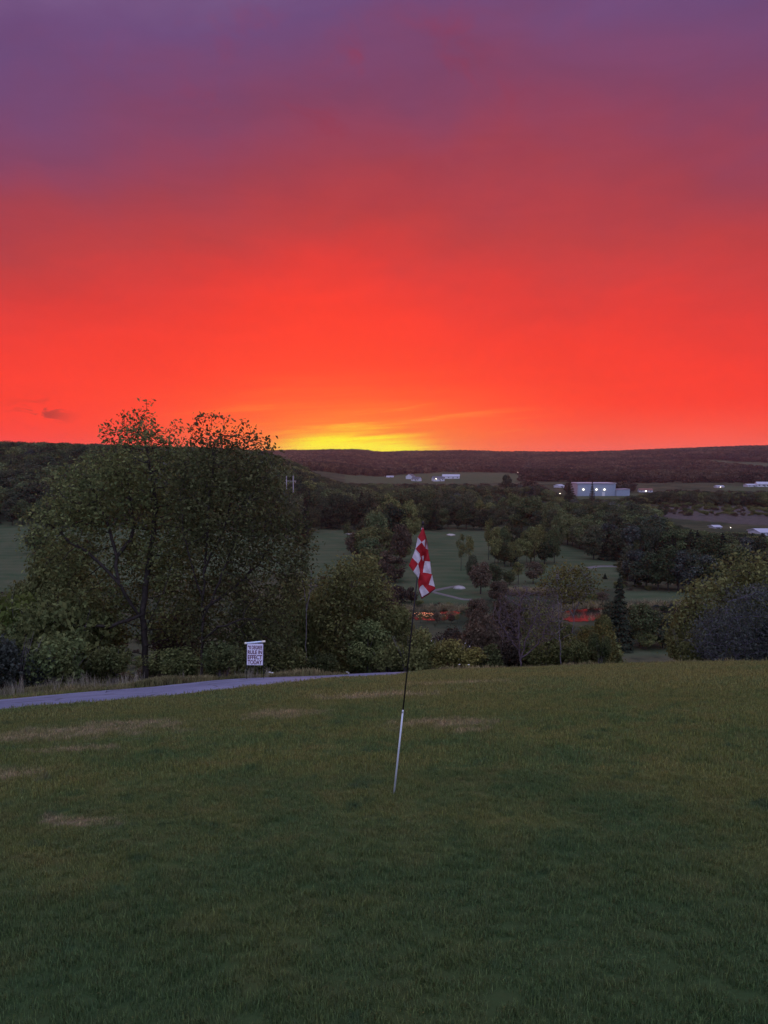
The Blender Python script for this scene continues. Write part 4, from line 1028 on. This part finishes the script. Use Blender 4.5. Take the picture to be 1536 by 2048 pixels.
p_mid = [proto('wood_tree', KIND[k][0][0][0]) for k in ('round', 'dark', 'round', 'dark', 'tall', 'pale', 'blue')] + [proto('wood_tree', KIND['dark'][0][1][0]), proto('wood_tree', KIND['conifer'][0][0][0])]
h_mid = np.array([10, 11, 10, 11, 12, 10, 10, 11, 12.0])
M['ridge_leaf'] = leafmat('ridge_leaf', (0.026, 0.030, 0.030), (0.095, 0.076, 0.056), 0.0065, 0.3, 0.55)
p_far = [lump('ridge_tree', 11, 10, 380, 1.5, 'ridge_leaf', 9, .2) for _ in range(4)] + [lump('ridge_tree', 6, 12, 220, 1.3, 'leaf_dark', 8, .7)]
h_far = np.array([10, 10, 10, 10, 12.0])
def go(name, sets, protos, hs, label, wf=1.0, wts=None):
    x, y, z, h = [np.concatenate(c_) for c_ in zip(*sets)]; n_ = len(x); idx = frng.choice(len(protos), n_, p=wts)
    s = h / hs[idx]; w = np.maximum(s, 0.75) * frng.uniform(.8, 1.25, n_) * wf
    print(name, n_)
    scatter(name, np.stack([x, y, z - .3], 1), np.stack([w, w, s], 1), np.stack([0 * w, 0 * w, frng.uniform(0, 6.28, n_)], 1), idx, protos, label)
wmid = np.array([.2, .2, .1, .12, .08, .06, .06, .12, .06]); wmid /= wmid.sum()
go('hillside_wood', [woods(3600, 290, 620, -0.75, -0.02, 60, 0.0, 9, 14, lambda x, y, r: (x < -2) & (H(x, y) > ZF + 1.5))], p_mid, h_mid, 'dense wood covering the hill at left', 1.15, wmid)
go('valley_wood', [woods(3800, 320, 620, -0.45, 0.62, 60, 0.28, 8, 13, lambda x, y, r: (r > 330) & ((y > 330) | (x > 60))),
                   woods(900, 190, 330, 0.28, 0.66, 40, 0.2, 7, 11, lambda x, y, r: (r > 215))], p_mid, h_mid, 'mixed wood filling the valley floor beyond the fairways', 1.1, wmid)
wf_ = np.array([.23, .23, .23, .23, .08])
go('far_wood', [woods(19000, 600, 1450, -0.55, 0.62, 110, 0.36, 7, 12)], p_far, h_far, 'patchy woods on the plain below the far ridge', 1.1, wf_)
go('ridge_wood', [woods(46000, 1400, 2900, -0.55, 0.62, 260, 0.20, 9, 14)], p_far, h_far, 'unbroken woodland over the far ridge', 1.35, wf_)
# undergrowth on the slope below the brow
x = frng.uniform(-32, 40, 900); y = frng.uniform(30, 84, 900); k = (np.abs(x) < y * .62) & ~((x > 9) & (x < 40) & (y < 90) & (x / y > .28) & (x / y < .40)); x, y = x[k], y[k]
gs = [proto('undergrowth_bush', SHR[k][i][0]) for k in ('mid', 'dark', 'red') for i in (0, 1)]
s = frng.uniform(.6, 1.5, len(x))
scatter('undergrowth', np.stack([x, y, H(x, y) - .1], 1), np.stack([s, s, s * .9], 1), np.stack([0 * s, 0 * s, frng.uniform(0, 6.28, len(x))], 1), frng.integers(0, 6, len(x)), gs, 'tangled undergrowth on the slope below the brow')
# rough tussocks on valley floor near pond and marsh
r_ = np.sqrt(frng.uniform(92 ** 2, 200 ** 2, 1500)); a_ = frng.uniform(-.5, .58, 1500); x = r_ * np.sin(a_); y = r_ * np.cos(a_)
k = np.ones(len(x), bool)
for p in FAIR + [POND, POND2]: k &= ~in_poly(x, y, p)
k &= vnoise(x, y, 18, 41) > .45
px_ = proj(x, y, H(x, y))
k &= ~((px_[1] > 1236) & (((px_[0] > 805) & (px_[0] < 925)) | ((px_[0] > 1125) & (px_[0] < 1205))))
x, y = x[k], y[k]; s = frng.uniform(.25, .9, len(x))
r2_ = np.sqrt(frng.uniform(400 ** 2, 560 ** 2, 500)); a2_ = frng.uniform(.25, .62, 500); x2 = r2_ * np.sin(a2_); y2 = r2_ * np.cos(a2_)
x = np.concatenate([x, x2]); y = np.concatenate([y, y2]); s = np.concatenate([s, frng.uniform(.8, 2.0, 500)])
scatter('brush', np.stack([x, y, H(x, y)], 1), np.stack([s * 1.3, s * 1.3, s * .8], 1), np.stack([0 * s, 0 * s, frng.uniform(0, 6.28, len(x))], 1), frng.integers(0, 6, len(x)), gs, 'low brush scattered round the pond and marsh')

# ------------------------------------------------------------------ bunkers, cart paths, boulder
def flat_patch(name, pts, mt, lift, label, cat):
    W = [GV(*p) for p in pts]; c = np.mean(W, 0); n_ = len(W)
    V = [(p[0] - c[0], p[1] - c[1], hz(p[0], p[1]) + lift - c[2]) for p in W] + [(0, 0, lift + .03)]
    V += [(p[0] - c[0], p[1] - c[1], hz(p[0], p[1]) - .5 - c[2]) for p in W]
    me = bpy.data.meshes.new(name)
    me.from_pydata(V, [], [(i, (i + 1) % n_, n_) for i in range(n_)] + [(i, i + n_ + 1, (i + 1) % n_ + n_ + 1, (i + 1) % n_) for i in range(n_)])
    me.materials.append(mt); o = obj(name, me, None, tuple(c)); return o
for pts, lb in (([(893, 1070), (898, 1068), (906, 1068.5), (911, 1070.5), (902, 1072)], 'small white sand bunker on the central fairway above the flag'),
                ([(688, 1068), (700, 1066.5), (712, 1068), (700, 1069.5)], 'small sand bunker on the left fairway by the lone tree'),
                ([(1127, 1190.6), (1138, 1189.6), (1150, 1190.6), (1140, 1191.4)], 'thin pale sand bunker beyond the pond behind the slender tree')):
    tag(flat_patch('sand_bunker', pts, M['sand'], 0.12, lb, 'bunker'), lb, 'bunker')
def strip(name, pts, w, mt, lift=.12):
    C = catmull([GV(*p)[:2] for p in pts], 8); tt = np.gradient(C, axis=0); tt /= np.linalg.norm(tt, axis=1)[:, None]; nn = np.stack([-tt[:, 1], tt[:, 0]], 1)
    V = []
    for c_, n_ in zip(C, nn):
        for s_ in (-1, -.9, .9, 1):
            p = c_ + n_ * w / 2 * s_; V.append((p[0], p[1], hz(p[0], p[1]) + (lift if abs(s_) < 1 else -.3)))
    I = np.arange(len(V)).reshape(len(C), 4); F = np.stack([I[:-1, :-1], I[:-1, 1:], I[1:, 1:], I[1:, :-1]], -1).reshape(-1, 4)
    return tag(obj(name, mesh_np(name, V, F[:, ::-1], [mt], smooth=True)), kind='structure')
M['gravel'] = simple('gravel_path', (0.135, 0.125, 0.115), .95, .1, .2, 1.0)
strip('cart_path', [(850, 1186), (872, 1181), (900, 1175), (922, 1172)], 1.1, M['gravel'])
strip('cart_path', [(855, 1181), (875, 1187), (900, 1193), (925, 1199), (945, 1200)], 1.0, M['gravel'])
strip('cart_path', [(1172, 1137), (1200, 1133), (1232, 1133)], 2.2, M['gravel'])
strip('cart_path', [(1010, 1184), (1060, 1182), (1110, 1184), (1180, 1188)], 2.0, M['gravel'])
bm = bmesh.new(); bmesh.ops.create_icosphere(bm, subdivisions=3, radius=1.0)
for v_ in bm.verts:
    q_ = 1 + .28 * (float(vnoise(np.array(v_.co.x * 3 + 9), np.array(v_.co.y * 3 + v_.co.z * 2), .9, 3)) - .5); v_.co = Vector((v_.co.x * 1.25 * q_, v_.co.y * .9 * q_, v_.co.z * .5 * q_))
g = GV(919, 1177); tag(obj('boulder', bm_mesh('boulder', bm, M['rock'], True), None, tuple(g)), 'pale boulder at the end of the gravel cart path right of the flag', 'boulder')
M['reedbed'] = leafmat('reed_bed', (0.16, 0.14, 0.085), (0.26, 0.22, 0.13), .2, .3, .3)
rb_ = [longtuft('reedbed_tuft', 26, 1.5, M['reedbed']) for _ in range(2)]
q = []
for k in range(1500):
    g = None; f = frng.uniform(); px = 1015 + f * 110; py = 1186 + frng.uniform(-1.5, 6)
    d = ray(px, py); t_ = (ZF - EYE) / d[2]; q.append((d[0] * t_, d[1] * t_))
for PP, i in [(POND, i) for i in range(len(POND))] + [(POND2, i) for i in range(len(POND2))]:
    a, b_ = PP[i][:2], PP[(i + 1) % len(PP)][:2]
    for k in range(60):
        f = frng.uniform(); p = a + (b_ - a) * f + frng.normal(0, .9, 2); q.append(tuple(p))
q = np.array(q); pq = proj(q[:, 0], q[:, 1], POND_Z); q = q[(pq[1] < 1224) | (frng.uniform(size=len(q)) < .12)]; s_ = frng.uniform(.25, .75, len(q))
zq = np.maximum(H(q[:, 0], q[:, 1]), POND_Z)
scatter('reed_bed', np.column_stack([q, zq]), np.stack([s_ * 4, s_ * 4, s_], 1), np.stack([0 * s_, 0 * s_, frng.uniform(0, 6.28, len(q))], 1), frng.integers(0, 2, len(q)), rb_, 'tan reeds fringing the pond and the band beyond it')

# ------------------------------------------------------------------ buildings
def house(px, base, wpx, hpx, depth, label, wall='white', roof='roof_dark', ang=0.0, roofh=.45, windows=3, group=None, lit=None, name='house', lamp=False):
    g = GV(px, base); s = g[1] / FPX; w = wpx * s; h = hpx * s
    r = empty(name, (g[0], g[1], g[2]), R(ang), label, 'house' if name == 'house' else 'building', group)
    hw = h * (1 - roofh)
    bm = bmesh.new(); d = depth
    vs = [bm.verts.new(c_) for c_ in ((-w/2, -d/2, -1), (w/2, -d/2, -1), (w/2, d/2, -1), (-w/2, d/2, -1), (-w/2, -d/2, hw), (w/2, -d/2, hw), (w/2, d/2, hw), (-w/2, d/2, hw), (-w/2, 0, h * .98), (w/2, 0, h * .98))]
    for f in ((0, 1, 5, 4), (2, 3, 7, 6), (1, 2, 6, 9, 5), (3, 0, 4, 8, 7)): bm.faces.new([vs[i] for i in f])
    obj('wall', bm_mesh('wall', bm, M[wall]), r)
    bm = bmesh.new(); e = .35; k = (h - hw) / (d / 2)
    for sgn in (-1, 1):
        y0 = sgn * (d / 2 + e); z0 = hw - k * e
        pts = [(-w/2 - e, y0, z0), (w/2 + e, y0, z0), (w/2 + e, 0, h), (-w/2 - e, 0, h)]
        a = [bm.verts.new(p) for p in pts] + [bm.verts.new((p[0], p[1], p[2] + .22)) for p in pts]
        for f in ((0, 1, 2, 3), (4, 5, 6, 7), (0, 1, 5, 4), (1, 2, 6, 5), (3, 0, 4, 7)): bm.faces.new([a[i] for i in f])
    bmesh.ops.recalc_face_normals(bm, faces=bm.faces)
    obj('roof', bm_mesh('roof', bm, M[roof]), r)
    for i in range(windows):
        xx = -w / 2 + w * (i + .5) / windows; bm = bmesh.new(); ww = min(1.4, w / windows * .5); add_box(bm, (0, 0, 0), (ww, .12, min(1.5, hw * .4))); 
        o = obj('window', bm_mesh('window', bm, M['lamp'] if lit == i else M['glass']), r, (xx, -d / 2 - .02, hw * .55))
    bm = bmesh.new(); add_box(bm, (0, 0, 0), (1.1, .12, min(2.1, hw * .75))); obj('door', bm_mesh('door', bm, M['roof_dark']), r, (w * .12, -d / 2 - .04, min(1.05, hw * .38)))
    if lamp:
        bm = bmesh.new(); bmesh.ops.create_icosphere(bm, subdivisions=2, radius=.55); obj('yard_lamp', bm_mesh('yard_lamp', bm, M['lamp']), r, (-w * .3, -d / 2 - .6, hw * .95))
    return r
house(760, 952.5, 17, 5.5, 9, 'leftmost small white farm building below the far ridge', roof='roof_light', ang=8)
house(780, 955, 14, 3.2, 6, 'low long white shed right of the leftmost farm building', roof='roof_light', roofh=.5)
house(821, 958, 11, 10, 10, 'tall white gabled farmhouse in the middle of the far field', ang=55, windows=2)
house(833, 962, 16, 8, 9, 'white farmhouse wing right of the tall gabled one', ang=-25)
house(876, 962, 22, 9, 10, 'white farmhouse with a yard light, left of the long barn', ang=12, lamp=True)
house(902, 957, 34, 8, 14, 'long white barn with a dark door right of the lit farmhouse', ang=-6, windows=4, name='barn', roof='roof_light')
house(955, 983, 8, 6, 7, 'small white house below the far field, left of the dark tall tree', windows=1)
house(1118, 975, 12, 6, 9, 'small pale-roofed house left of the long metal building', roof='roof_light', ang=25, windows=1)
house(1290, 984, 26, 7, 9, 'low house with an orange-tinted roof edge right of the metal building', roof='roof_red', wall='white', ang=-8, lit=1)
house(1370, 957, 16, 6, 10, 'dull house group member with one light under the right far field', roof='roof_dark', lit=2)
house(1392, 957, 18, 5, 10, 'long low house right beside the lit one under the far field', roof='roof_light')
house(1491, 946, 12, 5, 10, 'pale-roofed barn on the slope below the right far field', roof='roof_light', name='barn', windows=1, ang=10)
house(1438, 975, 14, 4, 8, 'low pale house left of the two white sheds at the right edge', roof='roof_light', lit=1)
house(1502, 973, 22, 5, 10, 'long white shed near the right edge on the far plain', roof='roof_light', name='shed')
house(1524, 973, 22, 9, 12, 'taller white house at the right edge on the far plain', roof='roof_light', ang=-14)
house(1525, 1069, 34, 11, 9, 'pale building with bluish roof half hidden in the trees at the right edge', roof='roof_light', name='building')
house(1430, 1056, 14, 5, 5, 'small pale shed peeping from the trees below the marsh', roof='roof_light', name='shed', windows=1)
# long metal warehouse with floodlights + lower annex
def warehouse():
    g = GV(1193, 992); s = g[1] / FPX; w = 76 * s; h = 25 * s; d = 24.0
    r = empty('warehouse', tuple(g), 0, 'long pale blue-grey metal building with three floodlights on its wall', 'warehouse')
    bm = bmesh.new(); add_box(bm, (0, d / 2, h / 2 - .5), (w, d, h)); obj('wall', bm_mesh('wall', bm, M['grey_metal']), r)
    bm = bmesh.new(); add_box(bm, (0, d / 2, h + .2), (w + 1.0, d + 1.0, .4)); obj('roof', bm_mesh('roof', bm, M['roof_light']), r)
    ribm = bpy.data.meshes.new('rib'); bm = bmesh.new(); add_box(bm, (0, 0, 0), (.12, .1, h)); bm.to_mesh(ribm); bm.free(); ribm.materials.append(M['grey_metal'])
    for i in range(24): obj('rib', ribm, r, (-w / 2 + w * (i + .5) / 24, -.05, h / 2 - .5))
    for px in (1166, 1192, 1208):
        bm = bmesh.new(); bmesh.ops.create_uvsphere(bm, u_segments=10, v_segments=6, radius=.6); add_box(bm, (0, .45, .15), (.4, .9, .3))
        obj('floodlight', bm_mesh('floodlight', bm, M['lamp']), r, ((px - 1193) * s, -.95, h * .52))
    bm = bmesh.new(); add_box(bm, (0, 0, 0), (2.2, .15, 3.2)); obj('door', bm_mesh('door', bm, M['white']), r, ((1207 - 1193) * s, -.1, 1.5))
    g2 = GV(1246, 992); s = g2[1] / FPX; w = 27 * s; h = 14.5 * s
    r2 = empty('annex', tuple(g2), 0, 'lower pale shed at the right end of the long metal building', 'shed')
    bm = bmesh.new(); vs = [bm.verts.new(c_) for c_ in ((-w/2, 0, -.5), (w/2, 0, -.5), (w/2, 14, -.5), (-w/2, 14, -.5), (-w/2, 0, h * .85), (w/2, 0, h * .95), (w/2, 14, h * .95), (-w/2, 14, h * .85))]
    for f in ((0, 1, 5, 4), (1, 2, 6, 5), (2, 3, 7, 6), (3, 0, 4, 7)): bm.faces.new([vs[i] for i in f])
    obj('wall', bm_mesh('wall', bm, M['grey_metal']), r2)
    bm = bmesh.new(); a = [bm.verts.new(c_) for c_ in ((-w/2 - .4, -.5, h * .85), (w/2 + .4, -.5, h * .95), (w/2 + .4, 14.5, h), (-w/2 - .4, 14.5, h * .9))]; f_ = bm.faces.new(a)
    bmesh.ops.solidify(bm, geom=[f_], thickness=.4); obj('roof', bm_mesh('roof', bm, M['roof_light']), r2)
warehouse()
# small lights seen across the valley (yard lamps on short posts)
for px, py, lb in ((1120, 987, 'yard lamp glowing left of the broad conifer by the metal building'), (1036, 945, 'tiny lamp below the ridge right of the dark tall tree'),
                   (1320, 947, 'pair-like tiny lamp below the right far field'), (1461, 1055, 'bright small lamp above the right-hand wood'), (1425, 1052, 'faint lamp left of the bright small one above the wood'),
                   (1383, 953, 'tiny lamp between the two low houses')):
    g = GV(px, py + 4); s = g[1] / FPX
    r = empty('yard_light', tuple(g), 0, lb, 'lamp'); hh = 4.0 * s
    obj('post', tube_mesh('post', [(0, 0, -.3), (0, 0, hh)], [.12, .08], M['wood_pole'], 6), r)
    bm = bmesh.new(); bmesh.ops.create_icosphere(bm, subdivisions=2, radius=.9 * s); bmesh.ops.scale(bm, vec=(1, 1, .7), verts=bm.verts); obj('lamp_head', bm_mesh('lamp_head', bm, M['lamp']), r, (0, 0, hh))

# H-frame power pole on the hill shoulder
g = np.array([(580 - 768) / FPX * 300, 300, hz((580 - 768) / FPX * 300, 300)])
r = empty('power_pole', tuple(g), 0, 'pale H-shaped power pole standing before the dark hill right of the big trees', 'power pole')
s = 300 / FPX; top = PY(580, 951, 300)[2] - g[2]; arm = PY(580, 962, 300)[2] - g[2]
for dx in (-7, 6.5): obj('pole', tube_mesh('pole', [(dx * s, 0, -.5), (dx * s, 0, top)], [.24, .16], M['wood_pole'], 8), r)
bm = bmesh.new(); add_box(bm, (0, 0, arm), (25 * s, .22, .26)); obj('crossarm', bm_mesh('crossarm', bm, M['wood_pole']), r)
for dx in (-11, 0, 11):
    bm = bmesh.new(); bmesh.ops.create_cone(bm, segments=8, radius1=.12, radius2=.07, depth=.6, cap_ends=True); obj('insulator', bm_mesh('insulator', bm, M['rock']), r, (dx * s, 0, arm - .45))

# low shelter roof among the bushes at right
g = GV(1330, 1262); g = foot(1330, 105); s = 105 / FPX
r = empty('shelter', tuple(g), R(18), 'small dark gabled shelter roof among bushes below the pond at right', 'shelter')
hs_ = PY(1330, 1242, 105)[2] - g[2]; hb = hs_ - 12 * s
bm = bmesh.new(); w = 30 * s
for sgn in (-1, 1):
    a = [bm.verts.new(c_) for c_ in ((sgn * w / 2, -1.6, hb), (sgn * w / 2, 1.6, hb), (0, 1.6, hs_), (0, -1.6, hs_))]; f_ = bm.faces.new(a)
bmesh.ops.solidify(bm, geom=list(bm.faces), thickness=.12); obj('roof', bm_mesh('roof', bm, M['roof_dark']), r)
for sx in (-1, 1):
    for sy in (-1, 1): obj('post', tube_mesh('post', [(0, 0, -.2), (0, 0, hb + .15)], [.07, .07], M['bark'], 6), r, (sx * w * .42, sy * 1.3, 0))

# ------------------------------------------------------------------ flagstick
gb = G(788, 1588)
FD = gb[1]
tip = PY(846, 1047, FD - 0.02); jn_ = gb + (tip - gb) * ((1588 - 1423) / (1588 - 1047) * 1.02)
root = empty('flagstick', tuple(gb), 0, 'leaning golf flagstick, white below and dark above, with a limp red and white checkered flag', 'flag')
L = lambda p: tuple(np.asarray(p) - gb)
dirv = (tip - gb) / np.linalg.norm(tip - gb)
obj('white_section', tube_mesh('white_section', [L(gb - dirv * .08), L(gb + (jn_ - gb) * .5), L(jn_)], [.0074, .0070, .0066], M['pole_white'], 14), root)
obj('pole', tube_mesh('pole', [L(jn_ - dirv * .004), L(jn_ + (tip - jn_) * .5), L(tip)], [.0058, .0054, .0050], M['pole_black'], 12), root)
obj('ferrule', tube_mesh('ferrule', [L(jn_ - dirv * .012), L(jn_ + dirv * .012)], [.0078, .0062], M['pole_white'], 14), root)
V, F = None, None
bm = bmesh.new(); bmesh.ops.create_uvsphere(bm, u_segments=12, v_segments=8, radius=.011); bmesh.ops.scale(bm, vec=(1, 1, 1.5), verts=bm.verts); bmesh.ops.translate(bm, vec=L(tip), verts=bm.verts)
obj('finial', bm_mesh('finial', bm, M['pole_black'], True), root)
for dd, rr_ in ((.035, .0085), (.07, .0075)):
    obj('clip', tube_mesh('clip', [L(tip - dirv * dd), L(tip - dirv * (dd + .014))], [rr_, rr_], M['cloth_white'], 10), root)
# folded cloth: cells of the check with their own depth (x, y in tenths of a picture unit, third = towards viewer cm)
cv = {'a': (705, 262, 1), 'a2': (728, 290, 0), 'b': (600, 480, 2), 'c': (680, 583, 4), 'd': (757, 522, 2), 'd2': (778, 520, -2), 'e': (548, 728, 2.5), 'f': (745, 692, 2), 'f2': (768, 716, -1.5), 'g': (822, 746, 1),
      'h': (640, 832, 4.5), 'i': (668, 945, 3.5), 'j': (605, 1052, 5), 'k': (480, 920, 3), 'l': (683, 893, 2), 'm': (732, 868, -1), 'n': (715, 1005, .5), 'o': (750, 990, 2.5), 'p': (866, 1004, 2),
      'q': (404, 1087, 3), 'r': (500, 1217, 4), 's': (646, 1240, 3.5), 's0': (632, 1160, 4), 't': (615, 1382, 4.5), 'u': (708, 1236, 3), 'v': (890, 1268, 3), 'w': (835, 1505, 4.5), 'x': (965, 1540, 3), 'y': (975, 1580, 3),
      'z': (842, 1668, 5), 'A': (705, 1503, 4), 'B': (648, 1548, 3), 'C': (628, 1600, 2.5), 'D': (690, 1770, 4), 'E': (608, 1420, 2.5), 'c2': (650, 650, 4.2), 'cc': (700, 780, 2.5), 'v2': (905, 1280, 2.6), 'o2': (800, 870, 2.2), 'oo': (760, 1130, 3.4),
      'pp': (880, 1130, 2.4), 'W': (770, 1380, 5), 'D2': (682, 1812, 4), 'C2': (618, 1610, 2.4), 'E2': (600, 1420, 2.4), 'y2': (985, 1590, 2.9), 'z2': (850, 1702, 5)}
cf = [('a b c', 0), ('a c d', 0), ('a d a2', 0), ('a2 d d2', 0), ('a2 d2 g', 0), ('b e c', 1), ('d c f', 1), ('d f f2', 0), ('d d2 f2', 0), ('d2 g f2', 1),
      ('e h c', 0), ('c h l', 0), ('c l cc', 0), ('c cc f', 0), ('f cc m', 0), ('cc l m', 0), ('f m f2', 0), ('f2 m o2', 0), ('f2 o2 g', 0), ('g o2 p', 0), ('m o o2', 0), ('o p o2', 0),
      ('e k j', 1), ('e j i', 1), ('e i h', 1), ('h i l', 0), ('l n m', 1), ('m n o', 0), ('l i n', 0), ('i j n', 0), ('j s0 n', 0), ('n s0 u', 0), ('n u o', 0), ('s0 s u', 0),
      ('k q r', 0), ('k r j', 0), ('j r t', 1), ('j t s', 1), ('j s s0', 1), ('o u oo', 1), ('o oo p', 1), ('oo pp p', 1), ('oo u v', 1), ('oo v pp', 1),
      ('s t E', 0), ('s E W', 0), ('s W u', 0), ('u W v', 0), ('W w v', 0), ('v w v2', 0), ('v2 w x', 1), ('W E B', 0), ('W B A', 0), ('W A w', 0), ('E C B', 0), ('A z w', 0), ('w z y', 0), ('w y x', 0),
      ('A B D', 1), ('B C D', 1), ('A D z', 1), ('E E2 C2', 2), ('E C2 C', 2), ('C C2 D2', 2), ('C D2 D', 2), ('D D2 z2', 2), ('D z2 z', 2), ('z z2 y2', 2), ('z y2 y', 2)]
bm = bmesh.new(); vm = {}
for k_, (zx, zy, dp) in cv.items():
    p = PY(780 + zx / 10.775, 1030 + zy / 10.775, FD - .02 - dp * .011); vm[k_] = bm.verts.new(L(p))
for names, mi in cf:
    a = [vm[q_] for q_ in names.split()]
    try:
        f_ = bm.faces.new(a); f_.material_index = mi; f_.smooth = True
    except ValueError: pass
bmesh.ops.recalc_face_normals(bm, faces=bm.faces)
bmesh.ops.subdivide_edges(bm, edges=bm.edges, cuts=3, smooth=0.35, use_grid_fill=True)
for v_ in bm.verts:
    v_.co.y += 0.006 * math.sin(v_.co.x * 95 + v_.co.z * 28) + 0.003 * math.sin(v_.co.z * 80 - v_.co.x * 60)
fc = obj('flag_cloth', bm_mesh('flag_cloth', bm, [M['cloth_red'], M['cloth_white'], M['cloth_hem']]), root)
so = fc.modifiers.new('thickness', 'SOLIDIFY'); so.thickness = .0012
# hole cup rim at foot
bm = bmesh.new(); bmesh.ops.create_cone(bm, segments=24, radius1=.054, radius2=.054, depth=.03, cap_ends=False)
r_ = obj('cup', bm_mesh('cup', bm, M['pole_white'], True), root, (0, 0, -.022)); so = r_.modifiers.new('t', 'SOLIDIFY'); so.thickness = .003

# ------------------------------------------------------------------ hanging sign
SD = 17.6
c_ = PY(510, 1308, SD); ss = SD / FPX
gx_, gy_ = c_[0], c_[1]; gz_ = hz(gx_, gy_)
sr = empty('rule_sign', (gx_, gy_, gz_), R(3), 'white hanging sign with maroon capitals reading 90 degree rule in effect today, beside the path', 'sign')
zc = c_[2] - gz_; W_ = 32 * ss; Ht = 44 * ss
tilt = -R(4.5)
bm = bmesh.new(); add_box(bm, (0, 0, 0), (W_, .012, Ht), .003)
pn = obj('sign_panel', bm_mesh('sign_panel', bm, M['sign_white']), sr, (0, 0, zc - .01)); pn.rotation_euler = (0, R(1.5), 0)
tb = lambda x0, x1, rr__, nm, mt: obj(nm, tube_mesh(nm, [(x0, 0, zc + 24 * ss + x0 * .085), (x1, 0, zc + 24 * ss + x1 * .085)], [rr__, rr__], mt, 12), sr)
tb(-19.5 * ss, 20.5 * ss, .019, 'top_bar', M['bar_blue']); tb(-20.5 * ss, -16.5 * ss, .023, 'end_cap', M['cap_cream']); tb(14 * ss, 21 * ss, .023, 'end_cap', M['cap_cream'])
for sx in (-1, 1):
    obj('leg', tube_mesh('leg', [(sx * (W_ / 2 + .012), .012, -.25), (sx * (W_ / 2 + .012), .012, zc + 24 * ss)], [.008, .008], M['pole_black'], 6), sr)
for i, (tx, wf) in enumerate((('90 DEGREE', .9), ('RULE IN', .9), ('EFFECT', .9), ('TODAY', .9))):
    cu = bpy.data.curves.new('lettering', 'FONT'); cu.body = tx; cu.align_x = 'CENTER'; cu.align_y = 'CENTER'; cu.size = 1; cu.offset = 0.028; cu.extrude = 0.0
    to = bpy.data.objects.new('tmp', cu); COL.objects.link(to); bpy.context.view_layer.update()
    dg = bpy.context.evaluated_depsgraph_get(); me = bpy.data.meshes.new_from_object(to.evaluated_get(dg)); bpy.data.objects.remove(to)
    co = np.array([v_.co[:] for v_ in me.vertices]); lo, hi = co.min(0), co.max(0)
    sxx = W_ * wf / (hi[0] - lo[0]); szz = (9.0 * ss) / (hi[1] - lo[1]) * (.88 if i < 2 else 1.0)
    zl = [14.3, 4.6, -5.6, -16.0][i] * ss
    for v_ in me.vertices:
        x0 = (v_.co.x - (lo[0] + hi[0]) / 2) * sxx; z0 = (v_.co.y - (lo[1] + hi[1]) / 2) * szz; v_.co = (x0, -.0085, z0 + zl)
    me.materials.clear(); me.materials.append(M['letter'])
    me.name = 'lettering'; obj('lettering', me, pn)

# ------------------------------------------------------------------ air: thin dusk haze in one closed box
m_, t = mat('air')
pv = t.new('ShaderNodeVolumePrincipled'); pv.inputs['Color'].default_value = (0.90, 0.78, 0.92, 1); pv.inputs['Density'].default_value = 0.00007; pv.inputs['Anisotropy'].default_value = 0.55
o_ = t.new('ShaderNodeOutputMaterial'); t.l.new(pv.outputs[0], o_.inputs['Volume'])
bm = bmesh.new(); add_box(bm, (0, 0, 0), (1, 1, 1)); hm = bm_mesh('haze', bm, m_)
ho = obj('haze', hm); zlo, zhi = float(Z.min()) - 1.5, 90.0
ho.location = (0, 0, (zlo + zhi) / 2); ho.scale = (8800, 8800, zhi - zlo); tag(ho, 'thin dusk haze lying over the whole valley', kind='stuff')
print('individual trees', NTREES, 'tris', sum(len(m__.polygons) for m__ in bpy.data.meshes))
